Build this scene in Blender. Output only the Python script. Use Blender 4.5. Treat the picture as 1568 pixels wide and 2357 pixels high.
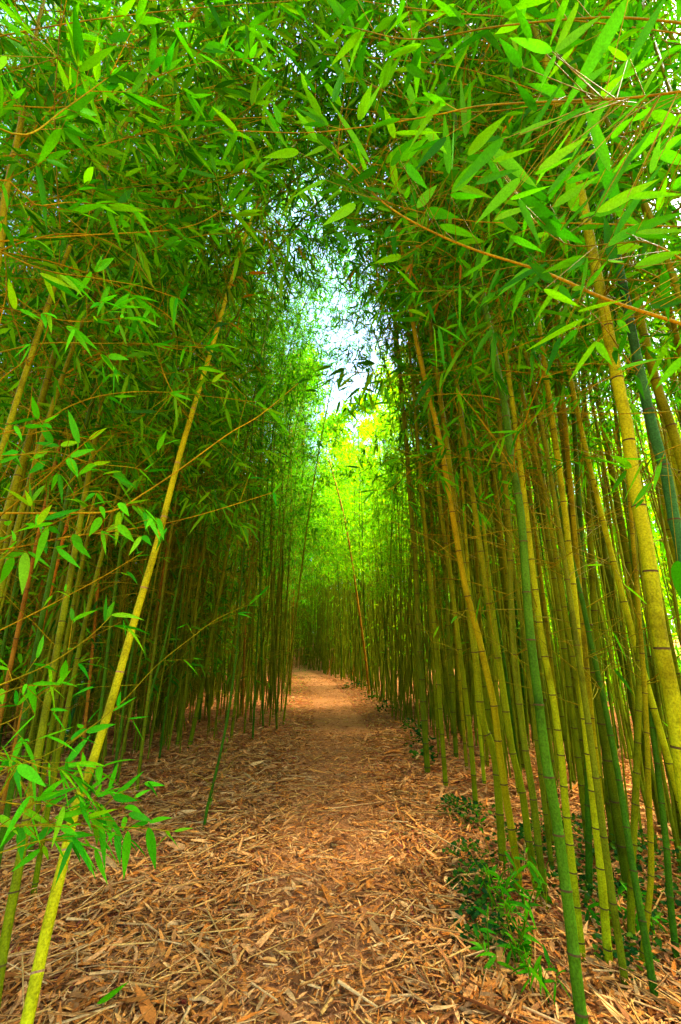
import bpy, math, random
import numpy as np
R = math.radians
SC = bpy.context.scene
for o in list(bpy.data.objects): bpy.data.objects.remove(o)

# ------------------------------------------------------------------ camera, sky, sun, exposure
EYE = 1.3; PITCH = 16.6; FPX = 982.0
cam_d = bpy.data.cameras.new('camera'); cam = bpy.data.objects.new('camera', cam_d); SC.collection.objects.link(cam)
cam_d.sensor_fit = 'VERTICAL'; cam_d.sensor_height = 36; cam_d.lens = 15.0; cam_d.clip_end = 600; cam_d.clip_start = .02
cam.location = (0, 0, EYE); cam.rotation_euler = (R(90 + PITCH), 0, 0); SC.camera = cam

SUN_EL, SUN_AZ = 50, 74           # azimuth clockwise from +Y: over the right stand
w = bpy.data.worlds.new('World'); SC.world = w; w.use_nodes = True
nt = w.node_tree; bg = nt.nodes['Background']
sky = nt.nodes.new('ShaderNodeTexSky'); sky.sky_type = 'NISHITA'; sky.sun_disc = False
sky.sun_elevation = R(SUN_EL); sky.sun_rotation = R(SUN_AZ); sky.air_density = 1.0; sky.dust_density = 3.0; sky.ozone_density = 3.0
nt.links.new(sky.outputs[0], bg.inputs[0]); bg.inputs[1].default_value = .11
sun_d = bpy.data.lights.new('sun', 'SUN'); sun = bpy.data.objects.new('sun', sun_d); SC.collection.objects.link(sun)
sun_d.energy = 5.0; sun_d.angle = R(16); sun_d.color = (1, .93, .8)
sun.rotation_euler = (R(90 - SUN_EL), 0, R(180 - SUN_AZ))
SC.view_settings.view_transform = 'Standard'; SC.view_settings.look = 'None'; SC.view_settings.gamma = 1
SC.view_settings.exposure = 3.5
SC.cycles.max_bounces = 10; SC.cycles.diffuse_bounces = 6; SC.cycles.glossy_bounces = 2; SC.cycles.transmission_bounces = 6
SC.cycles.transparent_max_bounces = 4; SC.cycles.use_denoising = True; SC.cycles.caustics_reflective = False; SC.cycles.caustics_refractive = False

# ------------------------------------------------------------------ helpers
CP, SP = math.cos(R(PITCH)), math.sin(R(PITCH))
def at_y(u, v, y):                 # the point at distance y up the path that a measured direction passes through
    a = (u - 784) / FPX; b = (1178 - v) / FPX
    d = y / (CP - b * SP)
    return np.array((a * d, y, EYE + d * (SP + b * CP)))
def at_d(u, v, d):                 # the same at a distance d along the viewing axis
    a = (u - 784) / FPX; b = (1178 - v) / FPX
    return np.array((a * d, d * (CP - b * SP), EYE + d * (SP + b * CP)))
def at_ground(u, v, z=0.0):
    a = (u - 784) / FPX; b = (1178 - v) / FPX
    d = (z - EYE) / (SP + b * CP)
    return np.array((a * d, d * (CP - b * SP), z))
def unit(a): return a / np.maximum(np.linalg.norm(a, axis=-1, keepdims=True), 1e-9)

def lin(c):
    return tuple(((x / 255) / 12.92 if x / 255 < .04045 else ((x / 255 + .055) / 1.055) ** 2.4) for x in c)

def edge(tab, y):
    return float(np.interp(y, [t[0] for t in tab], [t[1] for t in tab]))
XL = [(0, -1.2), (3, -1.7), (4.5, -1.75), (5.8, -1.5), (7, -.85), (9, -1.1), (12, -1.25), (16, -1.75), (21, -3.0), (27, -6.5)]
XR = [(0, .8), (1.4, .85), (2.8, 1.0), (4, 1.12), (5.1, .92), (7.5, .85), (10, .7), (14, .2), (18, -.7), (22, -2.1), (27, -5.2)]

def ground_z(x, y):
    x = np.asarray(x, float); y = np.asarray(y, float)
    n = .03 * np.sin(1.7 * x + .6 * y) + .025 * np.sin(2.3 * y - 1.1 * x + 1.0) + .012 * np.sin(6.1 * x + 2) * np.sin(5.3 * y)
    xl = np.interp(y, [t[0] for t in XL], [t[1] for t in XL]); xr = np.interp(y, [t[0] for t in XR], [t[1] for t in XR])
    bank = .10 * np.clip((xl + .35 - x) / 1.2, 0, 1) + .06 * np.clip((x - xr + .3) / 1.0, 0, 1)
    return n * .7 + bank + .11 * np.clip(y - 21, 0, 16)

def new_mesh(name, V, F, mats, midx=None, smooth=True):
    me = bpy.data.meshes.new(name)
    V = np.asarray(V, np.float32); nv = len(V)
    k = F.shape[1]; nf = len(F)
    me.vertices.add(nv); me.vertices.foreach_set('co', V.ravel())
    me.loops.add(nf * k); me.loops.foreach_set('vertex_index', F.astype(np.int32).ravel())
    me.polygons.add(nf); me.polygons.foreach_set('loop_start', np.arange(0, nf * k, k, dtype=np.int32))
    if midx is not None: me.polygons.foreach_set('material_index', np.asarray(midx, np.int32))
    if smooth: me.polygons.foreach_set('use_smooth', np.ones(nf, bool))
    for m in mats: me.materials.append(m)
    me.update(calc_edges=True)
    return me
def link(name, data, parent=None, loc=None):
    o = bpy.data.objects.new(name, data); SC.collection.objects.link(o)
    if parent is not None: o.parent = parent
    if loc is not None: o.location = loc
    return o
def tag(o, label=None, cat=None, group=None, kind=None):
    if label: o['label'] = label
    if cat: o['category'] = cat
    if group: o['group'] = group
    if kind: o['kind'] = kind
    return o
def root(name, loc, label, cat, group=None):
    o = link(name, None, loc=tuple(float(c) for c in loc)); o.empty_display_size = .1
    return tag(o, label, cat, group)

# ------------------------------------------------------------------ materials
def nodes(name):
    m = bpy.data.materials.new(name); m.use_nodes = True
    t = m.node_tree; t.nodes.clear()
    out = t.nodes.new('ShaderNodeOutputMaterial')
    return m, t, out
def ramp(t, fac, stops):
    r = t.nodes.new('ShaderNodeValToRGB'); e = r.color_ramp.elements
    while len(e) < len(stops): e.new(.5)
    for i, (p, c) in enumerate(stops): e[i].position = p; e[i].color = (*c, 1)
    t.links.new(fac, r.inputs[0]); return r.outputs[0]
def noise(t, scale, detail=3, vec=None, rough=.6):
    n = t.nodes.new('ShaderNodeTexNoise'); n.inputs['Scale'].default_value = scale; n.inputs['Detail'].default_value = detail; n.inputs['Roughness'].default_value = rough
    if vec is not None: t.links.new(vec, n.inputs['Vector'])
    return n.outputs[0]
def mix(t, fac, a, b, mode='MIX'):
    n = t.nodes.new('ShaderNodeMix'); n.data_type = 'RGBA'; n.blend_type = mode
    for s, x in ((n.inputs[0], fac), (n.inputs[6], a), (n.inputs[7], b)):
        if hasattr(x, 'is_linked'): t.links.new(x, s)
        elif isinstance(x, (int, float)): s.default_value = x
        else: s.default_value = (*x, 1)
    return n.outputs[2]
def obj_coord(t):
    return t.nodes.new('ShaderNodeTexCoord').outputs['Object']
def rnd_obj(t): return t.nodes.new('ShaderNodeObjectInfo').outputs['Random']
def rnd_island(t): return t.nodes.new('ShaderNodeNewGeometry').outputs['Random Per Island']

def leaf_mat(name, cols, trans=.45, gloss=.004, grain=.2):
    m, t, out = nodes(name)
    c = ramp(t, rnd_island(t), [((i + .5) / len(cols), k) for i, k in enumerate(cols)])
    oc = obj_coord(t)
    g = noise(t, 260, 2, oc)
    g2 = ramp(t, g, [(.3, (1 - grain,) * 3), (.7, (1 + grain,) * 3)])
    c = mix(t, 1.0, c, g2, 'MULTIPLY')
    d = t.nodes.new('ShaderNodeBsdfDiffuse'); tr = t.nodes.new('ShaderNodeBsdfTranslucent'); gl = t.nodes.new('ShaderNodeBsdfGlossy')
    gl.inputs['Roughness'].default_value = .45; gl.inputs['Color'].default_value = (.9, 1, .55, 1)
    t.links.new(c, d.inputs[0])
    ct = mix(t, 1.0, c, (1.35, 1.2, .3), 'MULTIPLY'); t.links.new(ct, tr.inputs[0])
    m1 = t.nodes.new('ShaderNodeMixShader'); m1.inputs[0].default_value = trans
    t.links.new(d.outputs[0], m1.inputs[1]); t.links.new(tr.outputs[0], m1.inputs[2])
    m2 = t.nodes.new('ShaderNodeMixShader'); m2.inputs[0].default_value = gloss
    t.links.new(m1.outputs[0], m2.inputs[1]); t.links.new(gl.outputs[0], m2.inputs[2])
    t.links.new(m2.outputs[0], out.inputs[0]); return m

def culm_mat(name, lo, hi, spread=.35, rough=.42):
    m, t, out = nodes(name)
    oc = obj_coord(t)
    mp = t.nodes.new('ShaderNodeMapping'); mp.inputs['Scale'].default_value = (14, 14, 1.1); t.links.new(oc, mp.inputs[0])
    n1 = noise(t, 1.0, 4, mp.outputs[0])
    c = ramp(t, n1, [(.3, lo), (.7, hi)])
    st = noise(t, 5.5, 5, oc, .7); c = mix(t, 1.0, c, ramp(t, st, [(.34, (.55, .5, .45)), (.5, (1, 1, 1)), (.72, (1.12, 1.1, 1.0))]), 'MULTIPLY')
    f = noise(t, 170, 2, oc)
    c = mix(t, 1.0, c, ramp(t, f, [(.3, (.62,) * 3), (.7, (1.3,) * 3)]), 'MULTIPLY')
    ro = rnd_obj(t)
    c = mix(t, 1.0, c, ramp(t, ro, [(0, (1 - spread * 1.1, 1 - spread * .7, .7)), (.5, (.95, 1, 1)), (1, (1 + spread * .35, 1 + spread * .3, 1))]), 'MULTIPLY')
    p = t.nodes.new('ShaderNodeBsdfPrincipled'); t.links.new(c, p.inputs['Base Color']); p.inputs['Roughness'].default_value = rough
    p.inputs['Specular IOR Level'].default_value = .015
    t.links.new(p.outputs[0], out.inputs[0]); return m
def plain(name, lo, hi, scale=30, rough=.7):
    m, t, out = nodes(name)
    c = ramp(t, noise(t, scale, 4, obj_coord(t)), [(.3, lo), (.7, hi)])
    p = t.nodes.new('ShaderNodeBsdfPrincipled'); t.links.new(c, p.inputs['Base Color']); p.inputs['Roughness'].default_value = rough
    p.inputs['Specular IOR Level'].default_value = .05
    t.links.new(p.outputs[0], out.inputs[0]); return m

LEAF_NEAR = leaf_mat('leaf_near', [(.012, .12, .001), (.032, .25, .001), (.06, .36, .001), (.12, .45, .001), (.018, .18, .001)])
LEAF_EMER = leaf_mat('leaf_emerald', [(.02, .28, .003), (.055, .44, .003), (.10, .54, .003), (.012, .19, .002), (.17, .50, .002)])
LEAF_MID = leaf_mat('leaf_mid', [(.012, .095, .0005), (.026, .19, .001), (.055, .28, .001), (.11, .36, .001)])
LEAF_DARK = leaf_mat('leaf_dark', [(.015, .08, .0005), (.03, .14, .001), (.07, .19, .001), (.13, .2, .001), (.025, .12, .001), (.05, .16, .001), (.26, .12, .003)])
LEAF_LIME = leaf_mat('leaf_lime', [(.06, .32, .001), (.12, .44, .001), (.20, .50, .001), (.30, .48, .002)], trans=.55)  # bright new-leaf lime; on the bamboos it puts sunlit glow into the colour
LEAF_IVY = leaf_mat('leaf_ivy', [(.008, .05, .006), (.014, .075, .006), (.03, .11, .004), (.07, .15, .004)], trans=.2)
LEAF_DRY = leaf_mat('leaf_dry', [(.45, .16, .02), (.55, .26, .03), (.40, .11, .01)], trans=.3, gloss=.005)
CULM = {
 'olive': culm_mat('culm_olive', (.10, .125, .001), (.20, .225, .002)),
 'yellow': culm_mat('culm_yellow', (.31, .30, .002), (.45, .42, .004), .2),
 'lime': culm_mat('culm_lime', (.20, .25, .002), (.32, .36, .003), .2),
 'gold': culm_mat('culm_gold', (.17, .155, .001), (.26, .23, .002), .25),
 'green': culm_mat('culm_green', (.025, .085, .002), (.06, .15, .003), .25),
 'teal': culm_mat('culm_teal', (.015, .08, .012), (.04, .14, .02), .2),
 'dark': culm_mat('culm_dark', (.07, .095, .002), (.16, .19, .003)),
 'brown': culm_mat('culm_brown', (.24, .09, .005), (.42, .19, .01)),
}
NODE_DARK = plain('node_dark', (.03, .022, .006), (.08, .055, .01), 60)
NODE_RED = plain('node_red', (.16, .07, .03), (.34, .2, .08), 90)
NODE_PALE = plain('node_pale', (.10, .2, .12), (.3, .42, .3), 60)
TWIG = culm_mat('twig', (.13, .13, .002), (.27, .21, .003), .3, .5)
TWIG_ORANGE = culm_mat('twig_orange', (.24, .16, .003), (.40, .27, .005), .2, .5)

# ------------------------------------------------------------------ tubes and leaves
def spline(P, step=.08):
    P = np.asarray(P, float)
    if len(P) < 3:
        n = max(2, int(np.linalg.norm(P[-1] - P[0]) / step) + 1)
        return P[0] + (P[-1] - P[0]) * np.linspace(0, 1, n)[:, None]
    Q = np.vstack([2 * P[0] - P[1], P, 2 * P[-1] - P[-2]]); out = []
    for i in range(1, len(Q) - 2):
        p0, p1, p2, p3 = Q[i - 1], Q[i], Q[i + 1], Q[i + 2]
        n = max(2, int(np.linalg.norm(p2 - p1) / step))
        t = np.linspace(0, 1, n, endpoint=False)[:, None]
        out.append(.5 * ((2 * p1) + (-p0 + p2) * t + (2 * p0 - 5 * p1 + 4 * p2 - p3) * t ** 2 + (-p0 + 3 * p1 - 3 * p2 + p3) * t ** 3))
    return np.vstack(out + [P[-1:]])
def arclen(P): return np.concatenate([[0], np.cumsum(np.linalg.norm(np.diff(P, axis=0), axis=1))])
def tube(P, rad, sides=8):
    P = np.asarray(P, float); n = len(P)
    T = unit(np.gradient(P, axis=0)); ref = np.array((0.0, 1.0, 0.03)) if abs(T[0][1]) < .8 else np.array((1.0, 0, 0))
    A = unit(np.cross(T, ref)); B = np.cross(T, A)
    a = np.linspace(0, 2 * np.pi, sides, endpoint=False)
    V = (P[:, None] + np.asarray(rad)[:, None, None] * (np.cos(a)[None, :, None] * A[:, None] + np.sin(a)[None, :, None] * B[:, None])).reshape(-1, 3)
    i = np.arange(n - 1)[:, None] * sides; j = np.arange(sides)[None]; k = (j + 1) % sides
    F = np.stack([i + j, i + k, i + sides + k, i + sides + j], -1).reshape(-1, 4)
    return V, F

def culm_mesh(name, path, r0, r1, node_gap, mat, node_mat, sides=10, seed=0, pale=None, swell=1.13, first=.12):
    """a jointed cane along a path: swollen rings at the nodes, a dark line in each"""
    rng = np.random.default_rng(seed)
    L = arclen(path); tot = L[-1]
    s = [0.0]; kinds = []
    pos = first; nds = []
    while pos < tot - .05:
        nds.append(pos); pos += node_gap * rng.uniform(.85, 1.12) * (1 if pos > .9 else .7)
    ss = [(0.0, 1.0)]; mk = []
    k = .35 * r0 + .002
    prev = 0
    for q in nds:
        for f in (.25, .5, .75): ss.append((prev + (q - k * 2.2 - prev) * f, 1.0))
        ss += [(q - k * 2.2, 1.0), (q - k, 1.02), (q - k * .35, swell), (q + k * .35, swell * .97), (q + k, .99)]
        prev = q + k
    ss += [((prev + tot) / 2, 1.0), (tot, 1.0)]
    ss = np.array(ss); S = ss[:, 0]
    C = np.stack([np.interp(S, L, path[:, i]) for i in range(3)], 1)
    rad = (r0 + (r1 - r0) * (S / tot) ** 1.15) * ss[:, 1]
    V, F = tube(C, rad, sides)
    midx = np.zeros(len(F), int).reshape(-1, sides)
    per = 8
    for i in range(len(nds)):
        b = 1 + i * per
        midx[b + 5] = 1                       # the dark line
        if pale is not None and node_gap > .2: midx[b + 3] = 2
    mats = [mat, node_mat] + ([pale] if pale is not None else [])
    return new_mesh(name, V, F, mats, midx.ravel()), nds

def leaf_arrays(P, D, S, Ln, Wd, droop, lod=1, fold=.25):
    """lanceolate leaves: base P, direction D, side S, curved down along gravity"""
    P, D, S = np.asarray(P, float), unit(np.asarray(D, float)), np.asarray(S, float)
    S = unit(S - (S * D).sum(-1, keepdims=True) * D); Nn = np.cross(D, S)
    n = len(P); Ln = np.broadcast_to(Ln, n)[:, None]; Wd = np.broadcast_to(Wd, n)[:, None]; droop = np.broadcast_to(droop, n)[:, None]
    g = np.array((0, 0, -1.0))
    def pt(t): return P + D * Ln * t + g * droop * Ln * t * t
    if lod == 0:
        ts = [0, .05, .17, .35, .58, .8, 1.0]; ws = [.08, .5, .88, 1.0, .8, .41, .01]; rows = []
        for t, wd in zip(ts, ws):
            c = pt(t); h = Wd * wd * .5
            rows += [c - S * h + Nn * h * fold, c - Nn * h * .12, c + S * h + Nn * h * fold]
        V = np.stack(rows, 1).reshape(-1, 3); m = 3 * len(ts); fs = []
        for i in range(len(ts) - 1):
            a = 3 * i; fs += [(a, a + 1, a + 4, a + 3), (a + 1, a + 2, a + 5, a + 4)]
    else:
        c1, c2 = pt(.22), pt(.6); h1, h2 = Wd * .46, Wd * .38
        V = np.stack([pt(0), c1 + S * h1 + Nn * h1 * fold, c2 + S * h2 + Nn * h2 * fold, pt(1.0), c2 - S * h2 + Nn * h2 * fold, c1 - S * h1 + Nn * h1 * fold], 1).reshape(-1, 3)
        m = 6; fs = [(0, 1, 2, 3), (0, 3, 4, 5)]
    F = (np.arange(n)[:, None, None] * m + np.array(fs)[None]).reshape(-1, 4)
    return V, F
class Bag:
    def __init__(s): s.V = []; s.F = []; s.M = []; s.n = 0
    def add(s, V, F, mi=0):
        if len(V) == 0: return
        s.V.append(V); s.F.append(F + s.n); s.M.append(np.full(len(F), mi)); s.n += len(V)
    def mesh(s, name, mats): return new_mesh(name, np.vstack(s.V), np.vstack(s.F), mats, np.concatenate(s.M))
    def obj(s, name, mats, parent=None): return link(name, s.mesh(name, mats), parent)
def twigs(A, B, ra, rb):
    """many 3-sided straight twigs from A to B"""
    A, B = np.asarray(A, float), np.asarray(B, float); T = unit(B - A)
    ref = np.where(np.abs(T[:, 2:3]) < .9, np.array((0, 0, 1.0)), np.array((1.0, 0, 0)))
    X = unit(np.cross(T, ref)); Y = np.cross(T, X); rows = []
    for C, r in ((A, ra), (B, rb)):
        r = np.broadcast_to(r, len(A))[:, None]
        for k in range(3):
            a = 2 * np.pi * k / 3; rows.append(C + r * (math.cos(a) * X + math.sin(a) * Y))
    V = np.stack(rows, 1).reshape(-1, 3)
    F = (np.arange(len(A))[:, None, None] * 6 + np.array([(0, 1, 4, 3), (1, 2, 5, 4), (2, 0, 3, 5)])[None]).reshape(-1, 4)
    return V, F

def grow(path, seed, h0, bare0, leaves_per=14, blen=1.0, leaf=.115, lod=1, gap=.3, droop=.35, up=.5, bias=None, top=1.0, keep=1.0):
    """branches along a cane path: bare ones from height bare0, leafy ones from h0. Returns (twig V,F), (leaf V,F)"""
    rng = np.random.default_rng(seed); L = arclen(path); tb, lb = Bag(), Bag()
    A, B, RA, RB = [], [], [], []; P, D, S, Ln = [], [], [], []
    s = 0.0; side = rng.uniform(0, 6.28)
    while s < L[-1] * top:
        c = np.array([np.interp(s, L, path[:, i]) for i in range(3)]); z = c[2]
        s += gap * rng.uniform(.8, 1.2); side += np.pi + rng.uniform(-.5, .5)
        if z < bare0 or rng.uniform() > keep: continue
        leafy = z > h0 - rng.exponential(.25)
        frac = min(1, max(0, (z - bare0) / max(.5, h0 - bare0)))
        for k in range(2 if leafy else rng.integers(1, 3)):
            a = side + rng.uniform(-.9, .9)
            d = np.array((math.cos(a), math.sin(a), up + rng.uniform(-.25, .35)))
            if bias is not None: d[:2] += np.asarray(bias)[:2] * rng.uniform(0, 1)
            d = unit(d); ln = blen * rng.uniform(.55, 1.15) * (1 if leafy else .65) * (1 - .45 * (s / L[-1]) ** 3)
            n = 6; pts = [c]; dd = d.copy()
            for i in range(n):
                dd = unit(dd + np.array((0, 0, -droop * (i + 1) / n * (1 if leafy else .2))) + rng.normal(0, .09, 3)); pts.append(pts[-1] + dd * ln / n)
            pts = np.array(pts); A += list(pts[:-1]); B += list(pts[1:]); rr = np.linspace(.0034, .0012, n + 1) * (blen ** .5)
            RA += list(rr[:-1]); RB += list(rr[1:])
            # side twigs with fans of leaves
            nt_ = int(leaves_per / 4) if leafy else rng.integers(1, 4)
            for q in range(nt_):
                i = rng.integers(1, n + 1); b0 = pts[i]; td = unit(pts[i] - pts[i - 1] + rng.normal(0, .55, 3)); tl = rng.uniform(.1, .3) * (1 if leafy else 1.3)
                b1 = b0 + td * tl; A.append(b0); B.append(b1); RA.append(.0014); RB.append(.0008)
                for j in range(rng.integers(3, 6) if leafy else (1 if rng.uniform() < .12 else 0)):
                    P.append(b0 + (b1 - b0) * rng.uniform(.45, 1)); e = unit(td + rng.normal(0, .75, 3) + np.array((0, 0, -.35))); D.append(e); S.append(rng.normal(0, 1, 3) + np.cross(e, (0, 0, 1.0)) * 1.6); Ln.append(leaf * rng.uniform(.55, 1.2))
    if A: tb.add(*twigs(A, B, np.array(RA), np.array(RB)))
    if P:
        Ln = np.array(Ln); lb.add(*leaf_arrays(P, D, S, Ln, Ln * rng.uniform(.11, .17, len(Ln)), rng.uniform(.05, .35, len(Ln)), lod))
    return tb, lb

def both(tb, lb, leaf, parent=None):
    """the twigs and leaves of one bamboo: its foliage"""
    bag = Bag()
    for V, F in zip(tb.V, tb.F): bag.add(V, F, 0)
    for V, F in zip(lb.V, lb.F): bag.add(V, F, 1)
    if not bag.n: return None
    me = bag.mesh('foliage', [TWIG, leaf]); return link('foliage', me, parent) if parent is not None else me

def copy_tree(o, parent=None):
    c = o.copy(); SC.collection.objects.link(c)
    if parent is not None: c.parent = parent
    for ch in o.children: copy_tree(ch, c)
    return c

# ------------------------------------------------------------------ setting: ground and path
def ground_mat():
    m, t, out = nodes('leaf_mould'); oc = obj_coord(t)
    a = noise(t, 1.3, 4, oc); b = noise(t, 42, 5, oc, .75)
    v = t.nodes.new('ShaderNodeTexVoronoi'); v.inputs['Scale'].default_value = 55
    mp = t.nodes.new('ShaderNodeMapping'); mp.inputs['Scale'].default_value = (1, .45, 1); mp.inputs['Rotation'].default_value = (0, 0, .7); t.links.new(oc, mp.inputs[0]); t.links.new(mp.outputs[0], v.inputs['Vector'])
    c = ramp(t, b, [(.3, (.10, .032, .007)), (.5, (.32, .12, .03)), (.7, (.56, .25, .08))])
    c2 = mix(t, .5, c, v.outputs['Color'], 'SOFT_LIGHT')
    c2 = mix(t, .0, c2, c)
    c3 = mix(t, 1.0, c2, ramp(t, a, [(.3, (.75, .7, .7)), (.7, (1.15, 1.1, 1.05))]), 'MULTIPLY')
    p = t.nodes.new('ShaderNodeBsdfPrincipled'); t.links.new(c3, p.inputs['Base Color']); p.inputs['Roughness'].default_value = .9; p.inputs['Specular IOR Level'].default_value = .03
    bp = t.nodes.new('ShaderNodeBump'); bp.inputs['Strength'].default_value = .8; bp.inputs['Distance'].default_value = .03; t.links.new(b, bp.inputs['Height']); t.links.new(bp.outputs[0], p.inputs['Normal'])
    t.links.new(p.outputs[0], out.inputs[0]); return m
def sheet(name, xs, ys, zf, mat, kind='structure'):
    X, Y = np.meshgrid(xs, ys); Z = zf(X, Y); V = np.stack([X, Y, Z], -1).reshape(-1, 3)
    nx = len(xs); i = np.arange(len(ys) - 1)[:, None] * nx; j = np.arange(nx - 1)[None]
    F = np.stack([i + j, i + j + 1, i + nx + j + 1, i + nx + j], -1).reshape(-1, 4)
    return tag(link(name, new_mesh(name, V, F, [mat])), kind=kind)
GM = ground_mat()
xs = np.concatenate([[-300, -120, -60, -30, -18], np.arange(-12, 12.01, .16), [18, 30, 60, 120, 300]])
ys = np.concatenate([[-300, -120, -50, -20, -8], np.arange(-3, 30.01, .16), [36, 45, 60, 120, 300]])
tag(sheet('ground', xs, ys, lambda X, Y: ground_z(X, Y), GM), 'orange brown forest floor of rotted bamboo leaf mould')

def path_mat():
    m, t, out = nodes('path_mulch'); oc = obj_coord(t)
    b = noise(t, 75, 5, oc, .8); a = noise(t, 2.2, 3, oc)
    c = ramp(t, b, [(.3, (.16, .055, .01)), (.5, (.42, .16, .04)), (.72, (.62, .28, .09))])
    c = mix(t, 1.0, c, ramp(t, a, [(.3, (.8, .75, .75)), (.7, (1.1, 1.08, 1.05))]), 'MULTIPLY')
    p = t.nodes.new('ShaderNodeBsdfPrincipled'); t.links.new(c, p.inputs['Base Color']); p.inputs['Roughness'].default_value = .9; p.inputs['Specular IOR Level'].default_value = .1
    bp = t.nodes.new('ShaderNodeBump'); bp.inputs['Strength'].default_value = .7; bp.inputs['Distance'].default_value = .02; t.links.new(b, bp.inputs['Height']); t.links.new(bp.outputs[0], p.inputs['Normal'])
    t.links.new(p.outputs[0], out.inputs[0]); return m
def path_sheet():
    V, F = [], []; ys = np.arange(-2, 26.01, .14); k = 13
    rng = np.random.default_rng(3)
    for y in ys:
        xl, xr = edge(XL, y), edge(XR, y); c = .52 * xr + .48 * max(xl, -1.25 if y < 12 else xl); hw = .5 + .05 * math.sin(y * 1.9) + .04 * math.sin(4.7 * y)
        for f in np.linspace(-1, 1, k):
            x = c + f * hw; e = 1 - abs(f) ** 4
            V.append((x, y, float(ground_z(x, y)) - .012 + .02 * e))
    n = len(ys)
    for i in range(n - 1):
        for j in range(k - 1): F.append((i * k + j, i * k + j + 1, (i + 1) * k + j + 1, (i + 1) * k + j))
    o = link('path', new_mesh('path', np.array(V), np.array(F), [path_mat()])); tag(o, 'narrow trodden mulch footpath winding into the bamboo', kind='structure')
path_sheet()
def path_centre(y):
    return .52 * np.interp(y, [t[0] for t in XR], [t[1] for t in XR]) + .48 * np.maximum(np.interp(y, [t[0] for t in XL], [t[1] for t in XL]), np.where(y < 12, -1.25, -9))

# ------------------------------------------------------------------ leaf litter (nobody could count it)
def dry_mat(name, cols):
    m, t, out = nodes(name)
    c = ramp(t, rnd_island(t), [((i + .5) / len(cols), k) for i, k in enumerate(cols)])
    oc = obj_coord(t)
    c = mix(t, 1.0, c, ramp(t, noise(t, 90, 3, oc), [(.3, (.6,) * 3), (.7, (1.25,) * 3)]), 'MULTIPLY')
    p = t.nodes.new('ShaderNodeBsdfPrincipled'); t.links.new(c, p.inputs['Base Color']); p.inputs['Roughness'].default_value = .75; p.inputs['Specular IOR Level'].default_value = .04
    t.links.new(p.outputs[0], out.inputs[0]); return m
LITTER = dry_mat('dry_litter', [(.26, .075, .010), (.60, .20, .025), (.76, .32, .06), (.54, .145, .012), (.72, .31, .075), (.11, .03, .005), (.82, .42, .115), (.38, .13, .03)])
STICK = dry_mat('dry_stick', [(.60, .30, .06), (.46, .17, .025), (.70, .40, .12), (.3, .11, .02), (.66, .34, .07)])
rng = np.random.default_rng(11)
def scatter(n, y0, y1, p, xm=7.0):
    y = y0 + (y1 - y0) * rng.uniform(0, 1, n) ** p
    x = rng.uniform(-1, 1, n) * np.minimum(xm, .95 * y + .6)
    return x, y
lit = Bag()
for n, y0, y1, p, size, lod in ((135000, .9, 7, 1.3, .045, 1), (6000, .9, 7, 1.2, .08, 1), (50000, 4, 16, 1.4, .06, 1)):
    x, y = scatter(n, y0, y1, p)
    pc = path_centre(y); inpath = np.exp(-((x - pc) / .42) ** 4) * np.clip((y - .3) / 4, .3, 1) * .6
    keepm = rng.uniform(0, 1, n) > inpath * .1
    x, y, inpath = x[keepm], y[keepm], inpath[keepm]; m = len(x)
    z = ground_z(x, y) + rng.uniform(.006, .04, m) * (1 - .4 * inpath)
    a = rng.uniform(0, 6.28, m); d = np.stack([np.cos(a), np.sin(a), rng.normal(.02, .16, m)], -1)
    s = np.stack([-np.sin(a), np.cos(a), rng.normal(0, .35, m)], -1)
    ln = size * rng.lognormal(0, .45, m) * (1 - .45 * inpath)
    lit.add(*leaf_arrays(np.stack([x, y, z], -1), d, s, ln, ln * rng.uniform(.10, .26, m), rng.uniform(-.2, .25, m), lod, .3))
tag(lit.obj('leaf_litter', [LITTER]), 'deep carpet of dry tan and orange bamboo leaves over the floor', 'leaf litter', kind='stuff')
# fine broken twigs and sheaths mixed in
x, y = scatter(9500, .9, 10, 1.35); m = len(x); a = rng.uniform(0, 6.28, m); ln = rng.lognormal(-1.75, .5, m); pc = path_centre(y)
ln = np.where(np.abs(x - pc) < .4, ln * .55, ln)
A_ = np.stack([x, y, ground_z(x, y) + rng.uniform(.015, .05, m)], -1); B_ = A_ + np.stack([np.cos(a) * ln, np.sin(a) * ln, rng.normal(0, .06, m) * ln], -1)
sb = Bag(); sb.add(*twigs(A_, B_, rng.lognormal(-5.85, .5, m), rng.lognormal(-6.2, .5, m)))
x = rng.uniform(-2.8, -.5, 230); y = rng.uniform(1.0, 4.2, 230); x2 = rng.uniform(.95, 2.2, 90); y2 = rng.uniform(1.3, 2.4, 90); x, y = np.concatenate([x, x2]), np.concatenate([y, y2]); m = len(x); a = rng.normal(.5, .8, m); ln = rng.uniform(.12, .5, m)
A_ = np.stack([x, y, ground_z(x, y) + rng.uniform(.025, .05, m)], -1); B_ = A_ + np.stack([np.cos(a) * ln, np.sin(a) * ln, rng.normal(0, .03, m)], -1); sb.add(*twigs(A_, B_, rng.uniform(.002, .006, m), rng.uniform(.0015, .004, m)))
tag(sb.obj('twig_litter', [STICK]), 'scattered fine broken bamboo twigs lying in the leaf litter', 'twig litter', kind='stuff')

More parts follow.
